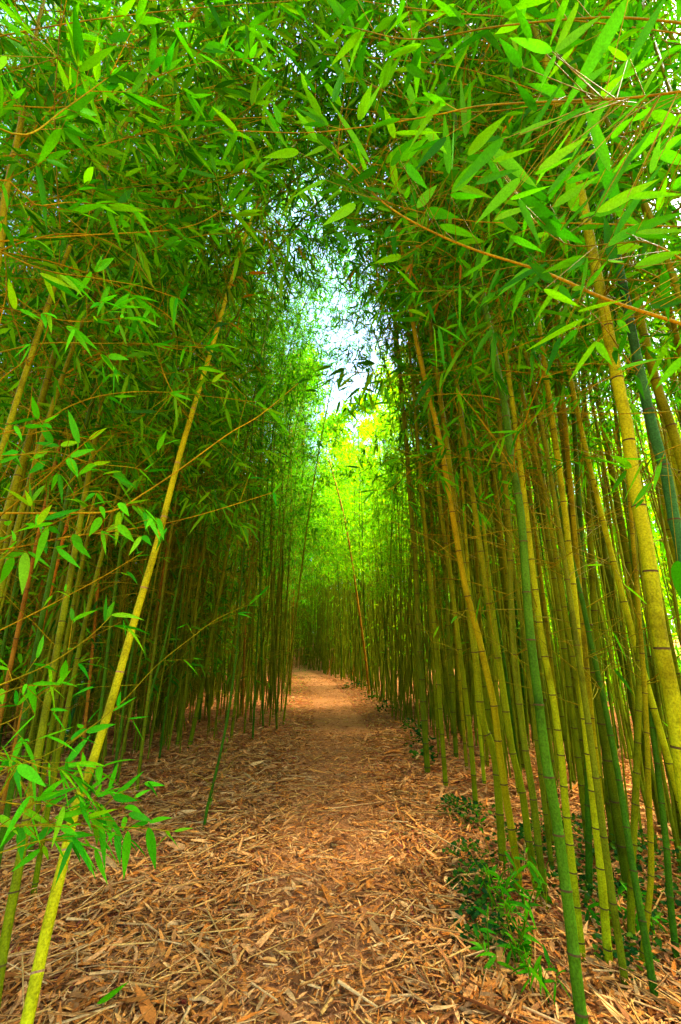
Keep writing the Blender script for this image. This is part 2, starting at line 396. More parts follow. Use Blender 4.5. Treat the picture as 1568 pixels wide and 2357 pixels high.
# ------------------------------------------------------------------ hero bamboos, one by one
NM = {'olive': NODE_DARK, 'yellow': NODE_RED, 'lime': NODE_DARK, 'gold': NODE_DARK, 'green': NODE_DARK, 'teal': NODE_DARK, 'dark': NODE_DARK, 'brown': NODE_DARK}
def cane(label, mat, pts, r0, r1=None, y=None, lean=0.0, H=9.0, arch=(0, 0), gap=.3, h0=3.2, bare0=1.0, leaf=None, lp=16, seed=1, group=None, pale=False, blen=.9, lod=1, keep=.8, swell=1.13, name='bamboo', bias=None, lf=.115, node=None):
    """pts: measured directions from the base upward; y: distance of the cane (else from where its base meets the ground)"""
    if y is None: y = at_ground(*pts[0], z=.04)[1]
    n = len(pts); P = [at_y(u, v, y + lean * i / max(1, n - 1)) for i, (u, v) in enumerate(pts)]
    if P[0][2] > .1:                                        # foot out of the picture: carry the cane on down to the ground
        d = unit(P[0] - P[1]); d = unit(d + np.array((0, 0, -.3))); P.insert(0, P[0] + d * (P[0][2] / -d[2]))
    P[0][2] = float(ground_z(P[0][0], P[0][1])) - .05
    d = unit(P[-1] - P[-2]); z = P[-1][2]
    while P[-1][2] < H and len(P) < 80:
        P.append(P[-1] + d * .45); d = unit(d + np.array((arch[0] * .06, arch[1] * .06, -.012 - .05 * (abs(arch[0]) + abs(arch[1])) * .3)))
        if d[2] < .15: break
    P = np.array(P); base = P[0].copy(); path = spline(P - base, .08)
    t = root(name, base, label, 'bamboo', group)
    r1 = r1 or r0 * .35
    me, nds = culm_mesh('culm', path, r0, r1, gap, CULM[mat], node or NM[mat], 12, seed, NODE_PALE if pale else None, swell)
    link('culm', me, t)
    tb, lb = grow(path, seed, h0, bare0, lp, blen, lf, lod, gap, keep=keep, bias=bias)
    both(tb, lb, leaf or LEAF_MID, t)
    return t, path, base

HERO = []
def h(*a, **k): HERO.append(cane(*a, **k)); return HERO[-1]
# left of the path
L_MAIN = h('thick bright yellow bamboo with reddish joints leaning in over the left of the path', 'yellow',
  [(40, 2450), (70, 2318), (107, 2143), (150, 1968), (176, 1848), (208, 1780 - 10), (260, 1604), (312, 1420), (364, 1244), (385, 1159), (415, 1044), (440, 959), (465, 874), (490, 794), (512, 715), (535, 640)], .0165, .008, y=1.42, lean=.95, H=6.5, arch=(.25, .6), gap=.36, h0=2.9, bare0=1.6, seed=3, swell=1.06, blen=.7, lp=22, leaf=LEAF_DARK)
h('olive bamboo standing side by side with a broken teal stem left of the path', 'olive', [(114, 1752), (140, 1624), (168, 1544), (188, 1464), (208, 1392), (224, 1312), (240, 1238), (270, 1094), (295, 994), (318, 900)], .024, lean=.3, H=9, arch=(.2, 0), h0=3.3, seed=4, bare0=.8)
h('teal green bamboo with pale broken collars beside the olive one left of the path', 'teal', [(124, 1768), (148, 1708), (172, 1628), (200, 1544), (224, 1480), (252, 1396), (272, 1344), (296, 1264), (325, 1150), (350, 1050)], .016, lean=.3, H=7, pale=True, seed=5, h0=3.4, bare0=1.2, gap=.33)
h('thin blackish green bamboo nearest of three on the brown leaves left of the path', 'green', [(256, 1816), (276, 1692), (292, 1572), (308, 1480), (330, 1330), (352, 1180)], .0125, lean=.3, H=7, seed=6, h0=3, bare0=.9)
h('thin dark bamboo in the middle of three on the brown leaves left of the path', 'dark', [(268, 1812), (288, 1696), (304, 1624), (320, 1532), (346, 1400), (372, 1250)], .012, lean=.35, H=7, seed=7, h0=3, bare0=.9)
h('thin dark bamboo rightmost of three on the brown leaves left of the path', 'green', [(314, 1820), (332, 1684), (348, 1592), (372, 1512), (398, 1400), (430, 1240)], .0125, lean=.35, H=8, seed=8, h0=3, bare0=.9)
h('olive bamboo with a paler stem standing on the leaf bank at the left path edge', 'olive', [(434, 1724), (456, 1624), (476, 1524), (492, 1432), (508, 1352), (524, 1264), (545, 1150), (562, 1050)], .027, lean=.2, H=9.5, seed=9, h0=3.6, gap=.34)
h('dull olive bamboo just left of the paler stem on the leaf bank', 'dark', [(406, 1724), (424, 1612), (440, 1512), (452, 1392), (464, 1292), (480, 1150)], .022, lean=.2, H=9.5, seed=10, h0=3.6)
SAPL = h('thin crooked green sapling with small leaves at its foot on the open leaf litter', 'green', [(468, 1895), (477, 1862), (489, 1812), (508, 1732), (524, 1652), (533, 1592), (545, 1500), (552, 1400)], .011, .005, lean=.5, H=4.0, seed=12, h0=2.2, bare0=.12, lp=8, blen=.35, gap=.16, lf=.06, keep=1)
h('long yellow olive bamboo slanting up across the far left of the grove', 'olive', [(-25, 1330), (30, 1134), (70, 1004), (95, 924), (135, 784), (165, 700), (200, 540), (235, 445), (280, 310), (320, 190)], .021, y=2.0, lean=.5, H=7.5, arch=(.3, .2), seed=13, h0=3.2, bare0=1.2, lp=26, leaf=LEAF_DARK)
h('yellow bamboo blurred at the outer left edge with a golden stem', 'gold', [(-12, 640), (8, 480), (30, 365), (45, 300), (66, 180)], .018, y=1.25, lean=.1, H=5.5, arch=(.4, .3), seed=14, h0=3, bare0=1.5, lp=26)
h('dull olive bamboo behind the left leaf sprays', 'olive', [(66, 1780), (92, 1600), (120, 1434), (140, 1344), (160, 1269), (186, 1150), (215, 1000)], .02, lean=.3, H=8, seed=15, h0=3.1)
h('shadowed brown bamboo between the left leaf sprays with dry sheaths on it', 'brown', [(20, 1800), (40, 1640), (64, 1500), (85, 1400), (110, 1280), (140, 1130)], .014, lean=.3, H=7, seed=16, h0=3.1)
h('short thick olive bamboo cut by the lower left corner of the view', 'olive', [(-14, 2330), (0, 2233), (25, 2093), (45, 1990), (60, 1900), (76, 1800), (96, 1690)], .016, y=1.75, lean=.2, H=7, seed=17, h0=3, bare0=.7)
# right of the path
h('golden olive bamboo leaning left at the front of the right stand', 'gold', [(1193, 2045), (1189, 1990), (1177, 1908), (1153, 1756), (1137, 1624), (1120, 1545), (1101, 1462), (1068, 1336), (1043, 1192), (1010, 1000), (975, 860), (950, 740), (930, 610)], .0205, H=9.5, arch=(-.15, .1), seed=21, h0=3.9, gap=.3, bare0=1.3, lp=20)
h('dark green bamboo with pale rings nearest the path on the right', 'green', [(1345, 2400), (1340, 2356), (1325, 2236), (1313, 2124), (1297, 2004), (1279, 1872), (1255, 1739), (1238, 1598), (1220, 1458), (1209, 1314), (1199, 1180), (1176, 1049), (1161, 929), (1141, 829), (1134, 784), (1112, 680), (1095, 560)], .0165, .008, y=1.5, lean=.25, H=6.8, arch=(-.3, .3), gap=.2, h0=3.0, bare0=1.8, seed=22, pale=True, lp=26, leaf=LEAF_DARK)
h('bright lime yellow bamboo tucked against the dark green one', 'lime', [(1337, 2188), (1325, 2068), (1313, 1956), (1301, 1848), (1291, 1732), (1270, 1588), (1252, 1498), (1237, 1393), (1223, 1282), (1208, 1150), (1192, 1020), (1176, 900)], .0165, H=8, seed=23, h0=4.0, gap=.17, bare0=1.1)
h('olive yellow bamboo right of the lime one with dark joint rings', 'lime', [(1397, 2206), (1391, 2096), (1381, 1980), (1371, 1888), (1361, 1790), (1345, 1642), (1331, 1480), (1320, 1354), (1309, 1264), (1302, 1192), (1285, 1060), (1268, 940)], .0170, H=8, seed=24, h0=3.9, gap=.21, bare0=.9)
h('slim gold bamboo close behind the olive yellow one on the right', 'gold', [(1403, 2116), (1392, 1990), (1383, 1856), (1367, 1714), (1353, 1570), (1340, 1430), (1328, 1290), (1316, 1150)], .0165, H=8, seed=25, h0=3.9, gap=.22)
h('dark green bamboo slanting down to the right with its foot in the ivy', 'green', [(1508, 2296), (1485, 2156), (1465, 2044), (1445, 1924), (1429, 1816), (1403, 1678), (1385, 1588), (1360, 1480), (1342, 1390), (1324, 1318), (1290, 1180), (1262, 1060)], .0135, lean=.5, H=7, seed=26, h0=3.9, gap=.24, pale=False)
h('orange bamboo with a kinked foot on the far right', 'gold', [(1462, 2216), (1489, 2116), (1499, 2016), (1497, 1916), (1493, 1816), (1489, 1696), (1484, 1588), (1479, 1516), (1468, 1380), (1456, 1230)], .0115, H=6.5, seed=27, h0=3.9, gap=.2)
h('olive bamboo left of the kinked orange one', 'olive', [(1445, 2172), (1453, 2036), (1459, 1916), (1465, 1790), (1468, 1696), (1471, 1588), (1471, 1480), (1466, 1340), (1455, 1180), (1440, 1040)], .0150, H=7.5, seed=28, h0=3.9, gap=.22)
h('mid green bamboo near the right edge with small twigs', 'green', [(1556, 2210), (1545, 2096), (1533, 1936), (1517, 1796), (1500, 1650), (1480, 1480), (1462, 1330)], .0130, lean=.2, H=7, seed=29, h0=3.9, gap=.25)
BIG = h('thickest bright yellow green bamboo bending across the right side', 'lime', [(1600, 1960), (1568, 1740), (1551, 1624), (1540, 1570), (1518, 1462), (1504, 1364), (1486, 1240), (1459, 1109), (1444, 984), (1429, 914), (1414, 834), (1404, 784), (1388, 700), (1368, 600)], .0235, .012, y=1.42, H=6.5, arch=(-.3, .3), gap=.26, h0=2.7, bare0=1.9, seed=30, swell=1.06, lp=28, leaf=LEAF_NEAR)
h('dark teal bamboo at the extreme right edge with pale joint rings', 'teal', [(1590, 1420), (1568, 1260), (1554, 1209), (1534, 1094), (1514, 1029), (1494, 949), (1484, 905), (1466, 820), (1450, 740)], .0205, y=1.42, H=6, gap=.2, h0=2.6, bare0=2.0, seed=31, pale=True, arch=(-.4, .2), lp=26)
h('olive bamboo behind the teal one at the right edge', 'olive', [(1600, 1180), (1554, 1009), (1534, 949), (1519, 909), (1500, 840), (1480, 760)], .0215, y=1.6, H=6.5, gap=.22, h0=2.8, bare0=1.9, seed=32, arch=(-.3, .2), lp=26)
h('dark olive bamboo touching the golden leaning one on its left', 'olive', [(1157, 1985), (1150, 1870), (1141, 1756), (1127, 1700), (1111, 1660), (1097, 1534), (1078, 1390), (1056, 1230), (1036, 1080)], .0235, H=9, seed=33, h0=4.2)
h('olive bamboo one step right of the golden leaning one', 'olive', [(1239, 2052), (1217, 1936), (1203, 1826), (1176, 1714), (1158, 1588), (1140, 1480), (1115, 1318), (1101, 1228), (1080, 1080), (1060, 940)], .0190, H=8.5, seed=34, h0=4.1)
h('dull green bamboo behind the dark green ringed one', 'dark', [(1257, 2076), (1240, 1950), (1229, 1846), (1205, 1696), (1184, 1516), (1176, 1372), (1173, 1228), (1160, 1080)], .0180, H=8.5, seed=35, h0=4.1)
h('olive bamboo standing out on the leaves in front of the right stand', 'olive', [(1095, 1862), (1091, 1796), (1079, 1660), (1061, 1516), (1047, 1408), (1036, 1318), (1018, 1200), (1000, 1050), (985, 930)], .0205, H=9.5, seed=36, h0=4.2)
h('dark bamboo with a mossy foot where the right stand meets the path', 'dark', [(984, 1768), (982, 1740), (974, 1618), (963, 1426), (955, 1271), (942, 1117), (936, 1020), (928, 943), (918, 830)], .030, .02, H=11, seed=37, h0=4.6, bare0=.05, gap=.3)
h('slim olive bamboo next to the mossy footed dark one', 'olive', [(1026, 1800), (1014, 1640), (1003, 1480), (990, 1330), (976, 1180), (962, 1020)], .022, H=10, seed=38, h0=4.3)
# thin leaning dead stems crossing at the far bend
for lab, pts, y in (('thin dark dead stem leaning right across the far stand', [(808, 1561), (855, 1387), (892, 1290), (935, 1190)], 14.5), ('thin dark stem leaning left across the far stand', [(851, 1599), (835, 1464), (797, 1213), (758, 1059)], 11),
                    ('thin dead stem leaning right in front of the far bend', [(752, 1560), (790, 1440), (812, 1370), (848, 1200)], 17)):
    h(lab, 'brown', pts, .028, .018, y=y, H=3, h0=30, bare0=2.5, seed=int(y * 10), keep=.3)

# ------------------------------------------------------------------ near leaf sprays: branches of bamboos whose stems stand beside the view
SPRAY_R = np.random.default_rng(77)
def spray(parent, base, pts, leaves=14, lf=.11, mat=None, twig=None, r=.0022, start=.25, sag=.25, subs=6, dirs=None, explicit=(), seed=0, name='branch'):
    """pts: (u, v, distance); a branch with side twigs and fans of leaves; explicit: leaves given one by one (u0,v0,u1,v1,width,distance)"""
    rg = np.random.default_rng(seed + 100)
    P = spline(np.array([at_d(u, v, y) for u, v, y in pts]) - base, .02); L = arclen(P)
    br = link(name, new_mesh('branch', *tube(P, np.linspace(r, r * .45, len(P)), 6), [twig or TWIG]), parent)
    tb, lb = Bag(), Bag(); Pp, D, S, Ln, Wd, Dr = [], [], [], [], [], []
    def fan(b, td, k, s):
        for j in range(k):
            e = unit(td + rg.normal(0, .55, 3) + np.array((0, -.15, -sag))); Pp.append(b + td * rg.uniform(-.03, .01)); D.append(e)
            S.append(np.cross(e, (0, 0, 1.0)) + rg.normal(0, .5, 3)); ln = s * rg.uniform(.6, 1.2); Ln.append(ln); Wd.append(ln * rg.uniform(.14, .21)); Dr.append(rg.uniform(.05, .4))
    A, B = [], []
    for q in range(subs):
        f = start + (1 - start) * (q + rg.uniform(0, .8)) / subs; s = f * L[-1]; c = np.array([np.interp(s, L, P[:, i]) for i in range(3)])
        i = min(len(P) - 2, int(f * (len(P) - 1))); t = unit(P[i + 1] - P[i]); td = unit(t * .8 + rg.normal(0, .55, 3)); ln = rg.uniform(.04, .13)
        A.append(c); B.append(c + td * ln); fan(B[-1], td, max(2, int(leaves / subs + rg.uniform(-1, 1))), lf)
    fan(P[-1], unit(P[-1] - P[-2]), 3, lf)
    for (u0, v0, u1, v1, wpx, d0) in explicit:
        d1 = d0 * (1 + rg.uniform(-.06, .06)); a, b = at_d(u0, v0, d0) - base, at_d(u1, v1, d1) - base; ln = np.linalg.norm(b - a); dr = rg.uniform(0, .16)
        Pp.append(a); D.append((b - a) / ln + np.array((0, 0, dr))); view = unit((a + b) / 2 + base - np.array((0, 0, EYE))); S.append(np.cross((b - a) / ln, view) + rg.normal(0, .28, 3)); Ln.append(ln * 1.03); Wd.append(.8 * wpx / FPX * d0); Dr.append(dr)
        k = np.argmin(np.linalg.norm(P - a, axis=1)); m_ = np.linalg.norm(P[k] - a)
        if .004 < m_ < .3: A.append(P[max(0, k - 2)]); B.append(a)
    if A: tb.add(*twigs(A, B, .0011, .0007))
    lb.add(*leaf_arrays(np.array(Pp), np.array(D), np.array(S), np.array(Ln), np.array(Wd), np.array(Dr), 0, .22))
    both(tb, lb, mat or LEAF_NEAR, br)
    return br
def cr(ox, oy, k, L, d):           # leaves measured in an enlarged part of the photograph -> measured directions at distance d
    return [(ox + a * k, oy + b * k, ox + c * k, oy + e * k, w_ * k, d * (1 + .12 * math.sin(a * 12.9 + b))) for a, b, c, e, w_ in L]
LA = [(1190, -20, 700, 830, 130), (1200, 420, 1480, -60, 90), (1050, 1230, 825, 620, 105), (945, 1540, 1450, 790, 65), (1000, 960, 1600, 450, 85), (660, 370, 1010, 100, 70), (490, 280, 370, 40, 60), (640, 370, 330, 270, 80),
      (420, 480, 250, 260, 75), (410, 1060, 750, 530, 45), (400, 970, 690, 840, 45), (290, 1000, -40, 1340, 100), (90, 1320, 420, 1210, 60), (210, 1160, 520, 1060, 45), (540, 1220, 900, 980, 80), (600, 1400, 920, 1050, 50),
      (740, 1310, 990, 1230, 50), (1180, 430, 1030, 320, 70), (990, 690, 1150, 540, 70), (1150, 560, 1420, 390, 50), (1340, 760, 1600, 700, 100), (1350, 800, 1600, 900, 90), (1450, 1080, 1600, 960, 80), (960, 1520, 1400, 1290, 100),
      (1180, 1420, 1580, 1400, 60), (1350, 1250, 1420, 980, 60), (660, 400, 560, 630, 60), (690, 880, 960, 740, 45)]
LE = [(410, 30, 770, 340, 110), (530, 200, 870, 380, 100), (400, 60, 540, 370, 60), (1080, 520, 1010, 160, 110), (890, 690, 1035, 510, 50), (1040, 500, 1160, 510, 45), (1170, 300, 1600, 150, 80), (1200, 300, 1540, 345, 60),
      (1230, 550, 1600, 430, 90), (640, 660, 440, 490, 80), (580, 710, 830, 830, 60), (780, 710, 880, 690, 45), (1340, 820, 1600, 790, 100), (870, 920, 460, 1150, 60), (740, 950, 500, 1160, 70), (700, 1050, 600, 1320, 60),
      (820, 1000, 690, 1130, 55), (960, 1080, 770, 1360, 50), (960, 1090, 1060, 1240, 60), (1110, 930, 1200, 1020, 55), (1600, 1190, 1400, 1410, 80), (1100, 1290, 1470, 1200, 35), (1430, 1120, 1470, 1190, 40)]
LB = [(350, 440, 210, 200, 60), (620, 470, 720, 200, 85), (640, 470, 800, 180, 60), (880, 600, 800, 370, 65), (850, 800, 1040, 580, 70), (920, 760, 1120, 590, 80), (1270, 860, 1230, 350, 70), (1290, 830, 1310, 380, 45),
      (1290, 990, 1600, 670, 100), (960, 790, 1110, 960, 80), (1040, 1100, 1190, 930, 85), (1100, 1130, 1320, 1170, 90), (320, 610, 150, 380, 55), (700, 780, 400, 310, 55), (190, 700, -40, 740, 70), (600, 1080, 380, 1220, 80),
      (500, 1240, 800, 1310, 45), (810, 1320, 850, 1220, 50), (460, 1280, 550, 1390, 60), (870, 1270, 890, 1440, 70), (1200, 1230, 1480, 1320, 70), (1280, 1010, 1520, 1020, 60), (960, 80, 1120, 180, 70), (430, 340, 520, 100, 70),
      (380, 900, 150, 1030, 30), (880, 560, 1220, 560, 35), (1180, 290, 1290, 140, 50), (60, 500, 0, 330, 60), (930, 1450, 740, 1500, 60), (900, 1480, 1060, 1400, 40)]
LC = [(430, 280, 320, 100, 75), (650, 280, 550, -30, 85), (490, 310, 280, 280, 50), (500, 300, 670, 270, 60), (400, 340, 250, 420, 60), (370, 430, 240, 530, 70), (580, 390, 780, 330, 65), (560, 400, 640, 560, 85), (770, 450, 910, 435, 45),
      (770, 450, 660, 540, 60), (940, 505, 1080, 660, 85), (150, 350, 20, 380, 50), (0, 440, 160, 385, 45)]
LC2 = [(310, 950, 440, 770, 70), (370, 910, 670, 820, 60), (310, 955, 200, 945, 40), (400, 970, 490, 1025, 60), (40, 950, 100, 920, 50), (780, 690, 700, 760, 50), (795, 690, 860, 780, 45), (830, 890, 735, 1040, 85), (970, 950, 1100, 1090, 80),
      (960, 950, 865, 1030, 50), (600, 1030, 680, 1190, 95), (600, 1080, 740, 1220, 70), (210, 1180, 185, 1510, 95), (210, 1170, -10, 1240, 60), (230, 1175, 415, 1305, 60), (110, 1220, 5, 1430, 85), (350, 1060, 380, 1190, 60), (1300, 900, 1345, 1070, 55),
      (1290, 890, 1255, 990, 45), (1250, 900, 1200, 980, 40), (1170, 1045, 1240, 1120, 60), (1160, 1050, 1070, 1190, 50), (980, 770, 1060, 880, 70), (830, 800, 860, 900, 50)]
LD0 = [(250, 20, 285, 250, 75), (270, 20, 510, 20, 45), (290, 280, 0, 580, 70), (215, 20, 190, 110, 40), (10, 60, 20, 180, 55)]
LD = [(130, 690, 20, 880, 60), (150, 690, 370, 860, 100), (120, 690, 115, 550, 55), (130, 700, 0, 640, 70), (330, 970, 560, 780, 60), (330, 970, 640, 870, 60), (300, 980, 520, 900, 60), (540, 740, 550, 620, 60), (480, 715, 630, 710, 30),
      (690, 690, 680, 580, 45), (590, 790, 700, 690, 40), (170, 1200, 180, 1470, 80), (160, 1190, 0, 1370, 55), (480, 1160, 220, 1380, 80), (330, 1380, 100, 1560, 70), (200, 1190, 290, 1290, 70), (500, 1190, 640, 1265, 60), (560, 1200, 670, 1170, 40),
      (360, 1350, 395, 1460, 45), (520, 1130, 760, 1000, 60), (380, 1030, 560, 930, 50)]
LD2 = [(940, 950, 1180, 740, 55), (930, 950, 1130, 980, 75), (940, 950, 850, 880, 45), (790, 940, 940, 905, 45), (790, 935, 840, 840, 35), (720, 1110, 960, 1050, 45), (710, 1110, 850, 1150, 60), (1060, 1090, 1240, 1150, 75), (1030, 1030, 1170, 1090, 55),
      (1230, 1160, 1420, 1120, 50), (1220, 1160, 1060, 1220, 45), (1050, 1230, 1020, 1600, 85), (960, 1240, 985, 1480, 65), (950, 1240, 880, 1330, 40), (1220, 1200, 1275, 1530, 90), (890, 1110, 920, 1220, 55), (1030, 1110, 1010, 1220, 55)]

def beside(label, mat, x, y, H, arch, seed, r0=.02, h0=2.4, leaf=None, bare0=2.0, lp=26, blen=.8, group=None, lf=.125, lod=1, keep=.9, tilt=(0, 0)):
    """a bamboo given by where it stands; its top bows over along arch"""
    rg = np.random.default_rng(seed); P = [np.array((x, y, float(ground_z(x, y)) - .05))]; d = unit(np.array((tilt[0], tilt[1], 1.0))); ar = np.array((arch[0], arch[1], 0.0))
    while P[-1][2] < H and len(P) < 60:
        P.append(P[-1] + d * .4); k = max(0, P[-1][2] - 1.0); d = unit(d + ar * .055 * k + np.array((0, 0, -.01 * k)) * np.linalg.norm(ar) + rg.normal(0, .012, 3) * (1, 1, 0))
        if d[2] < -.15: break
    P = np.array(P); base = P[0].copy(); path = spline(P - base, .08); t = root('bamboo', base, label, 'bamboo', group)
    me, _ = culm_mesh('culm', path, r0, r0 * .3, .3, CULM[mat], NM[mat], 10, seed); link('culm', me, t)
    tb, lb = grow(path, seed, h0, bare0, lp, blen, lf, lod, .26, keep=keep, bias=ar)
    both(tb, lb, leaf or LEAF_NEAR, t)
    return t, base

# two stems beside the view carry the big leaves over the upper right and the sprays on the left
tr, b_ = tr, tb_ = beside('arching bamboo whose long orange branch and big bright leaves reach in from the upper right', 'olive', 1.55, .42, 3.2, (-.35, .1), 41, .018, h0=2.9, bare0=2.8)
spray(tr, b_, [(1640, 775, 1.0), (1568, 745, 1.02), (1400, 690, 1.06), (1250, 625, 1.12), (1080, 570, 1.2), (950, 510, 1.28), (870, 455, 1.34), (820, 390, 1.38), (760, 335, 1.42)], 10, .085, twig=TWIG_ORANGE, r=.0042, start=.55, subs=5, explicit=cr(627.2, 125.4, .32, LB, 1.15) + cr(690, 60, .30, LB, 1.4), seed=1)
spray(tr, b_, [(1640, 640, .85), (1500, 560, .9), (1420, 560, .95), (1300, 560, 1.0), (1200, 480, 1.05)], 12, .10, r=.002, subs=4, explicit=cr(1066.3, 439, .32, LE, .95) + cr(1000, 330, .30, LE, 1.2), seed=2)
spray(tr, b_, [(1640, 200, .7), (1450, 225, .74), (1300, 232, .8), (1110, 243, .92), (1000, 265, 1.0), (850, 290, 1.1), (700, 305, 1.2), (540, 300, 1.3)], 16, .10, twig=TWIG, r=.002, start=.3, subs=7, explicit=cr(1066.3, 0, .32, LA, .74) + cr(1110, 110, .30, LA, .95), seed=3)
spray(tr, b_, [(1640, 60, .9), (1400, 40, .95), (1150, 60, 1.05), (950, 90, 1.15), (800, 60, 1.25)], 34, .11, r=.0024, start=.2, subs=9, seed=4)
spray(tr, b_, [(1640, 1000, 1.0), (1560, 1025, 1.0), (1480, 1060, 1.05)], 6, .09, r=.0014, subs=2, seed=5, explicit=[(1560, 1290, 1575, 1390, 40, .95), (1480, 1148, 1463, 1170, 14, 1.2), (1500, 1110, 1460, 1160, 16, 1.2)])
tl, b_ = tl, tb2_ = beside('leafy bamboo just outside the left edge sending out emerald sprays', 'olive', -1.5, .72, 3.6, (.25, .1), 42, .017, h0=3.0, bare0=2.6)
spray(tl, b_, [(-60, 1050, 1.05), (60, 1045, 1.08), (130, 1040, 1.1), (210, 1065, 1.12), (300, 1075, 1.15), (340, 1085, 1.18)], 6, .07, LEAF_EMER, r=.0018, subs=3, explicit=cr(0, 940.8, .28, LC, 1.1), seed=11)
spray(tl, b_, [(-60, 1275, 1.0), (60, 1255, 1.05), (150, 1236, 1.1), (260, 1222, 1.16), (370, 1206, 1.25), (480, 1179, 1.32), (625, 1134, 1.5)], 6, .06, LEAF_EMER, TWIG_ORANGE, r=.002, subs=3, explicit=cr(0, 940.8, .28, LC2, 1.1), seed=12)
spray(tl, b_, [(-60, 1180, 1.2), (150, 1180, 1.2), (260, 1175, 1.25), (325, 1139, 1.3), (415, 1079, 1.38), (525, 999, 1.5), (600, 954, 1.6), (690, 879, 1.8)], 8, .075, LEAF_MID, TWIG_ORANGE, r=.003, start=.6, subs=4, seed=13)
spray(tl, b_, [(-40, 1010, 1.3), (100, 969, 1.35), (160, 935, 1.38), (240, 909, 1.4), (350, 901, 1.5), (500, 914, 1.6), (590, 925, 1.7)], 20, .09, LEAF_EMER, r=.0024, start=.3, subs=7, seed=14)
spray(tl, b_, [(-50, 1590, 1.0), (0, 1576, 1.02), (120, 1524, 1.08), (212, 1460, 1.15), (256, 1416, 1.2)], 14, .085, LEAF_EMER, TWIG, r=.002, start=.1, subs=5, seed=15)
spray(tl, b_, [(150, 1720, 1.25), (280, 1616, 1.3), (360, 1532, 1.36), (440, 1468, 1.42), (500, 1424, 1.46), (580, 1388, 1.5)], 10, .055, LEAF_EMER, TWIG, r=.0016, start=.2, subs=6, seed=16)
spray(tl, b_, [(-40, 1470, 1.3), (110, 1395, 1.35), (240, 1325, 1.4), (330, 1270, 1.45)], 8, .06, LEAF_EMER, TWIG_ORANGE, r=.0022, start=.2, subs=4, seed=17)
spray(tl, b_, [(-40, 1620, 1.0), (20, 1590, 1.02), (70, 1577, 1.05), (140, 1580, 1.1)], 5, .07, LEAF_EMER, TWIG, r=.0016, subs=2, explicit=cr(0, 1568, .28, LD0, 1.05), seed=18)
spray(tl, b_, [(-40, 1790, .98), (35, 1762, 1.0), (100, 1740, 1.05), (190, 1690, 1.12)], 10, .075, LEAF_EMER, TWIG, r=.0018, subs=4, seed=19)
spray(tl, b_, [(-40, 1905, .95), (0, 1900, .96), (90, 1897, 1.0), (165, 1898, 1.05), (230, 1902, 1.08), (320, 1905, 1.12), (400, 1913, 1.18)], 8, .07, LEAF_EMER, TWIG, r=.0018, subs=4, explicit=cr(0, 1568, .28, LD, 1.02), seed=20)
spray(tl, b_, [(165, 1898, 1.05), (230, 1870, 1.08), (268, 1828, 1.12), (340, 1800, 1.18)], 3, .06, LEAF_EMER, TWIG, r=.0014, subs=1, explicit=cr(0, 1568, .28, LD2, 1.12), seed=21)
spray(tl, b_, [(-40, 430, 1.0), (20, 415, 1.0), (80, 470, 1.05), (160, 465, 1.1), (230, 470, 1.15)], 22, .10, LEAF_NEAR, TWIG, r=.002, start=.1, subs=6, seed=22)
spray(tl, b_, [(-40, 560, 1.1), (100, 620, 1.2), (220, 640, 1.3), (330, 660, 1.4), (420, 690, 1.5)], 26, .10, LEAF_EMER, TWIG, r=.002, start=.1, subs=8, seed=23)
spray(tl, b_, [(-40, 820, 1.1), (100, 790, 1.2), (230, 790, 1.3), (330, 790, 1.4), (470, 800, 1.5)], 18, .09, LEAF_EMER, TWIG, r=.002, start=.1, subs=6, seed=24)
spray(tl, b_, [(-40, 280, .9), (60, 310, .95), (150, 250, 1.0), (260, 170, 1.05)], 24, .11, LEAF_NEAR, TWIG, r=.002, start=.1, subs=7, seed=25)

spray(tl, tb2_, [(-60, 1760, 1.05), (60, 1770, 1.08), (150, 1800, 1.12), (230, 1850, 1.16)], 20, .085, LEAF_EMER, TWIG, r=.0018, start=.1, subs=6, seed=26)
spray(tl, tb2_, [(-60, 1720, 1.0), (30, 1740, 1.0), (110, 1770, 1.02), (190, 1790, 1.05)], 26, .08, LEAF_EMER, TWIG, r=.0018, start=.05, subs=8, seed=34)
spray(tl, tb2_, [(-60, 1830, 1.0), (40, 1850, 1.0), (120, 1850, 1.02), (210, 1880, 1.05)], 28, .08, LEAF_EMER, TWIG, r=.0018, start=.05, subs=8, seed=35)
spray(tl, tb2_, [(-60, 1330, 1.0), (0, 1290, 1.02), (60, 1240, 1.05), (130, 1200, 1.08)], 22, .08, LEAF_EMER, TWIG, r=.0018, start=.05, subs=7, seed=36)
spray(tl, tb2_, [(-60, 1980, .95), (40, 1950, .98), (110, 1930, 1.02), (170, 1935, 1.06)], 20, .085, LEAF_EMER, TWIG, r=.0018, start=.1, subs=6, seed=27)
spray(tl, tb2_, [(-60, 1690, 1.1), (40, 1650, 1.12), (90, 1600, 1.16), (150, 1560, 1.2)], 16, .085, LEAF_EMER, TWIG, r=.0018, start=.1, subs=5, seed=28)
spray(tl, tb2_, [(-60, 1130, 1.05), (30, 1150, 1.08), (120, 1150, 1.12), (230, 1130, 1.16), (330, 1170, 1.2)], 24, .07, LEAF_EMER, TWIG, r=.0018, start=.1, subs=7, seed=29)
spray(tl, tb2_, [(-60, 950, 1.1), (40, 1000, 1.12), (120, 990, 1.15), (200, 1010, 1.2)], 18, .075, LEAF_EMER, TWIG, r=.0018, start=.1, subs=6, seed=30)
spray(tl, tb2_, [(-60, 690, 1.1), (60, 720, 1.15), (180, 740, 1.2), (300, 730, 1.3)], 26, .09, LEAF_EMER, TWIG, r=.0018, start=.1, subs=8, seed=31)
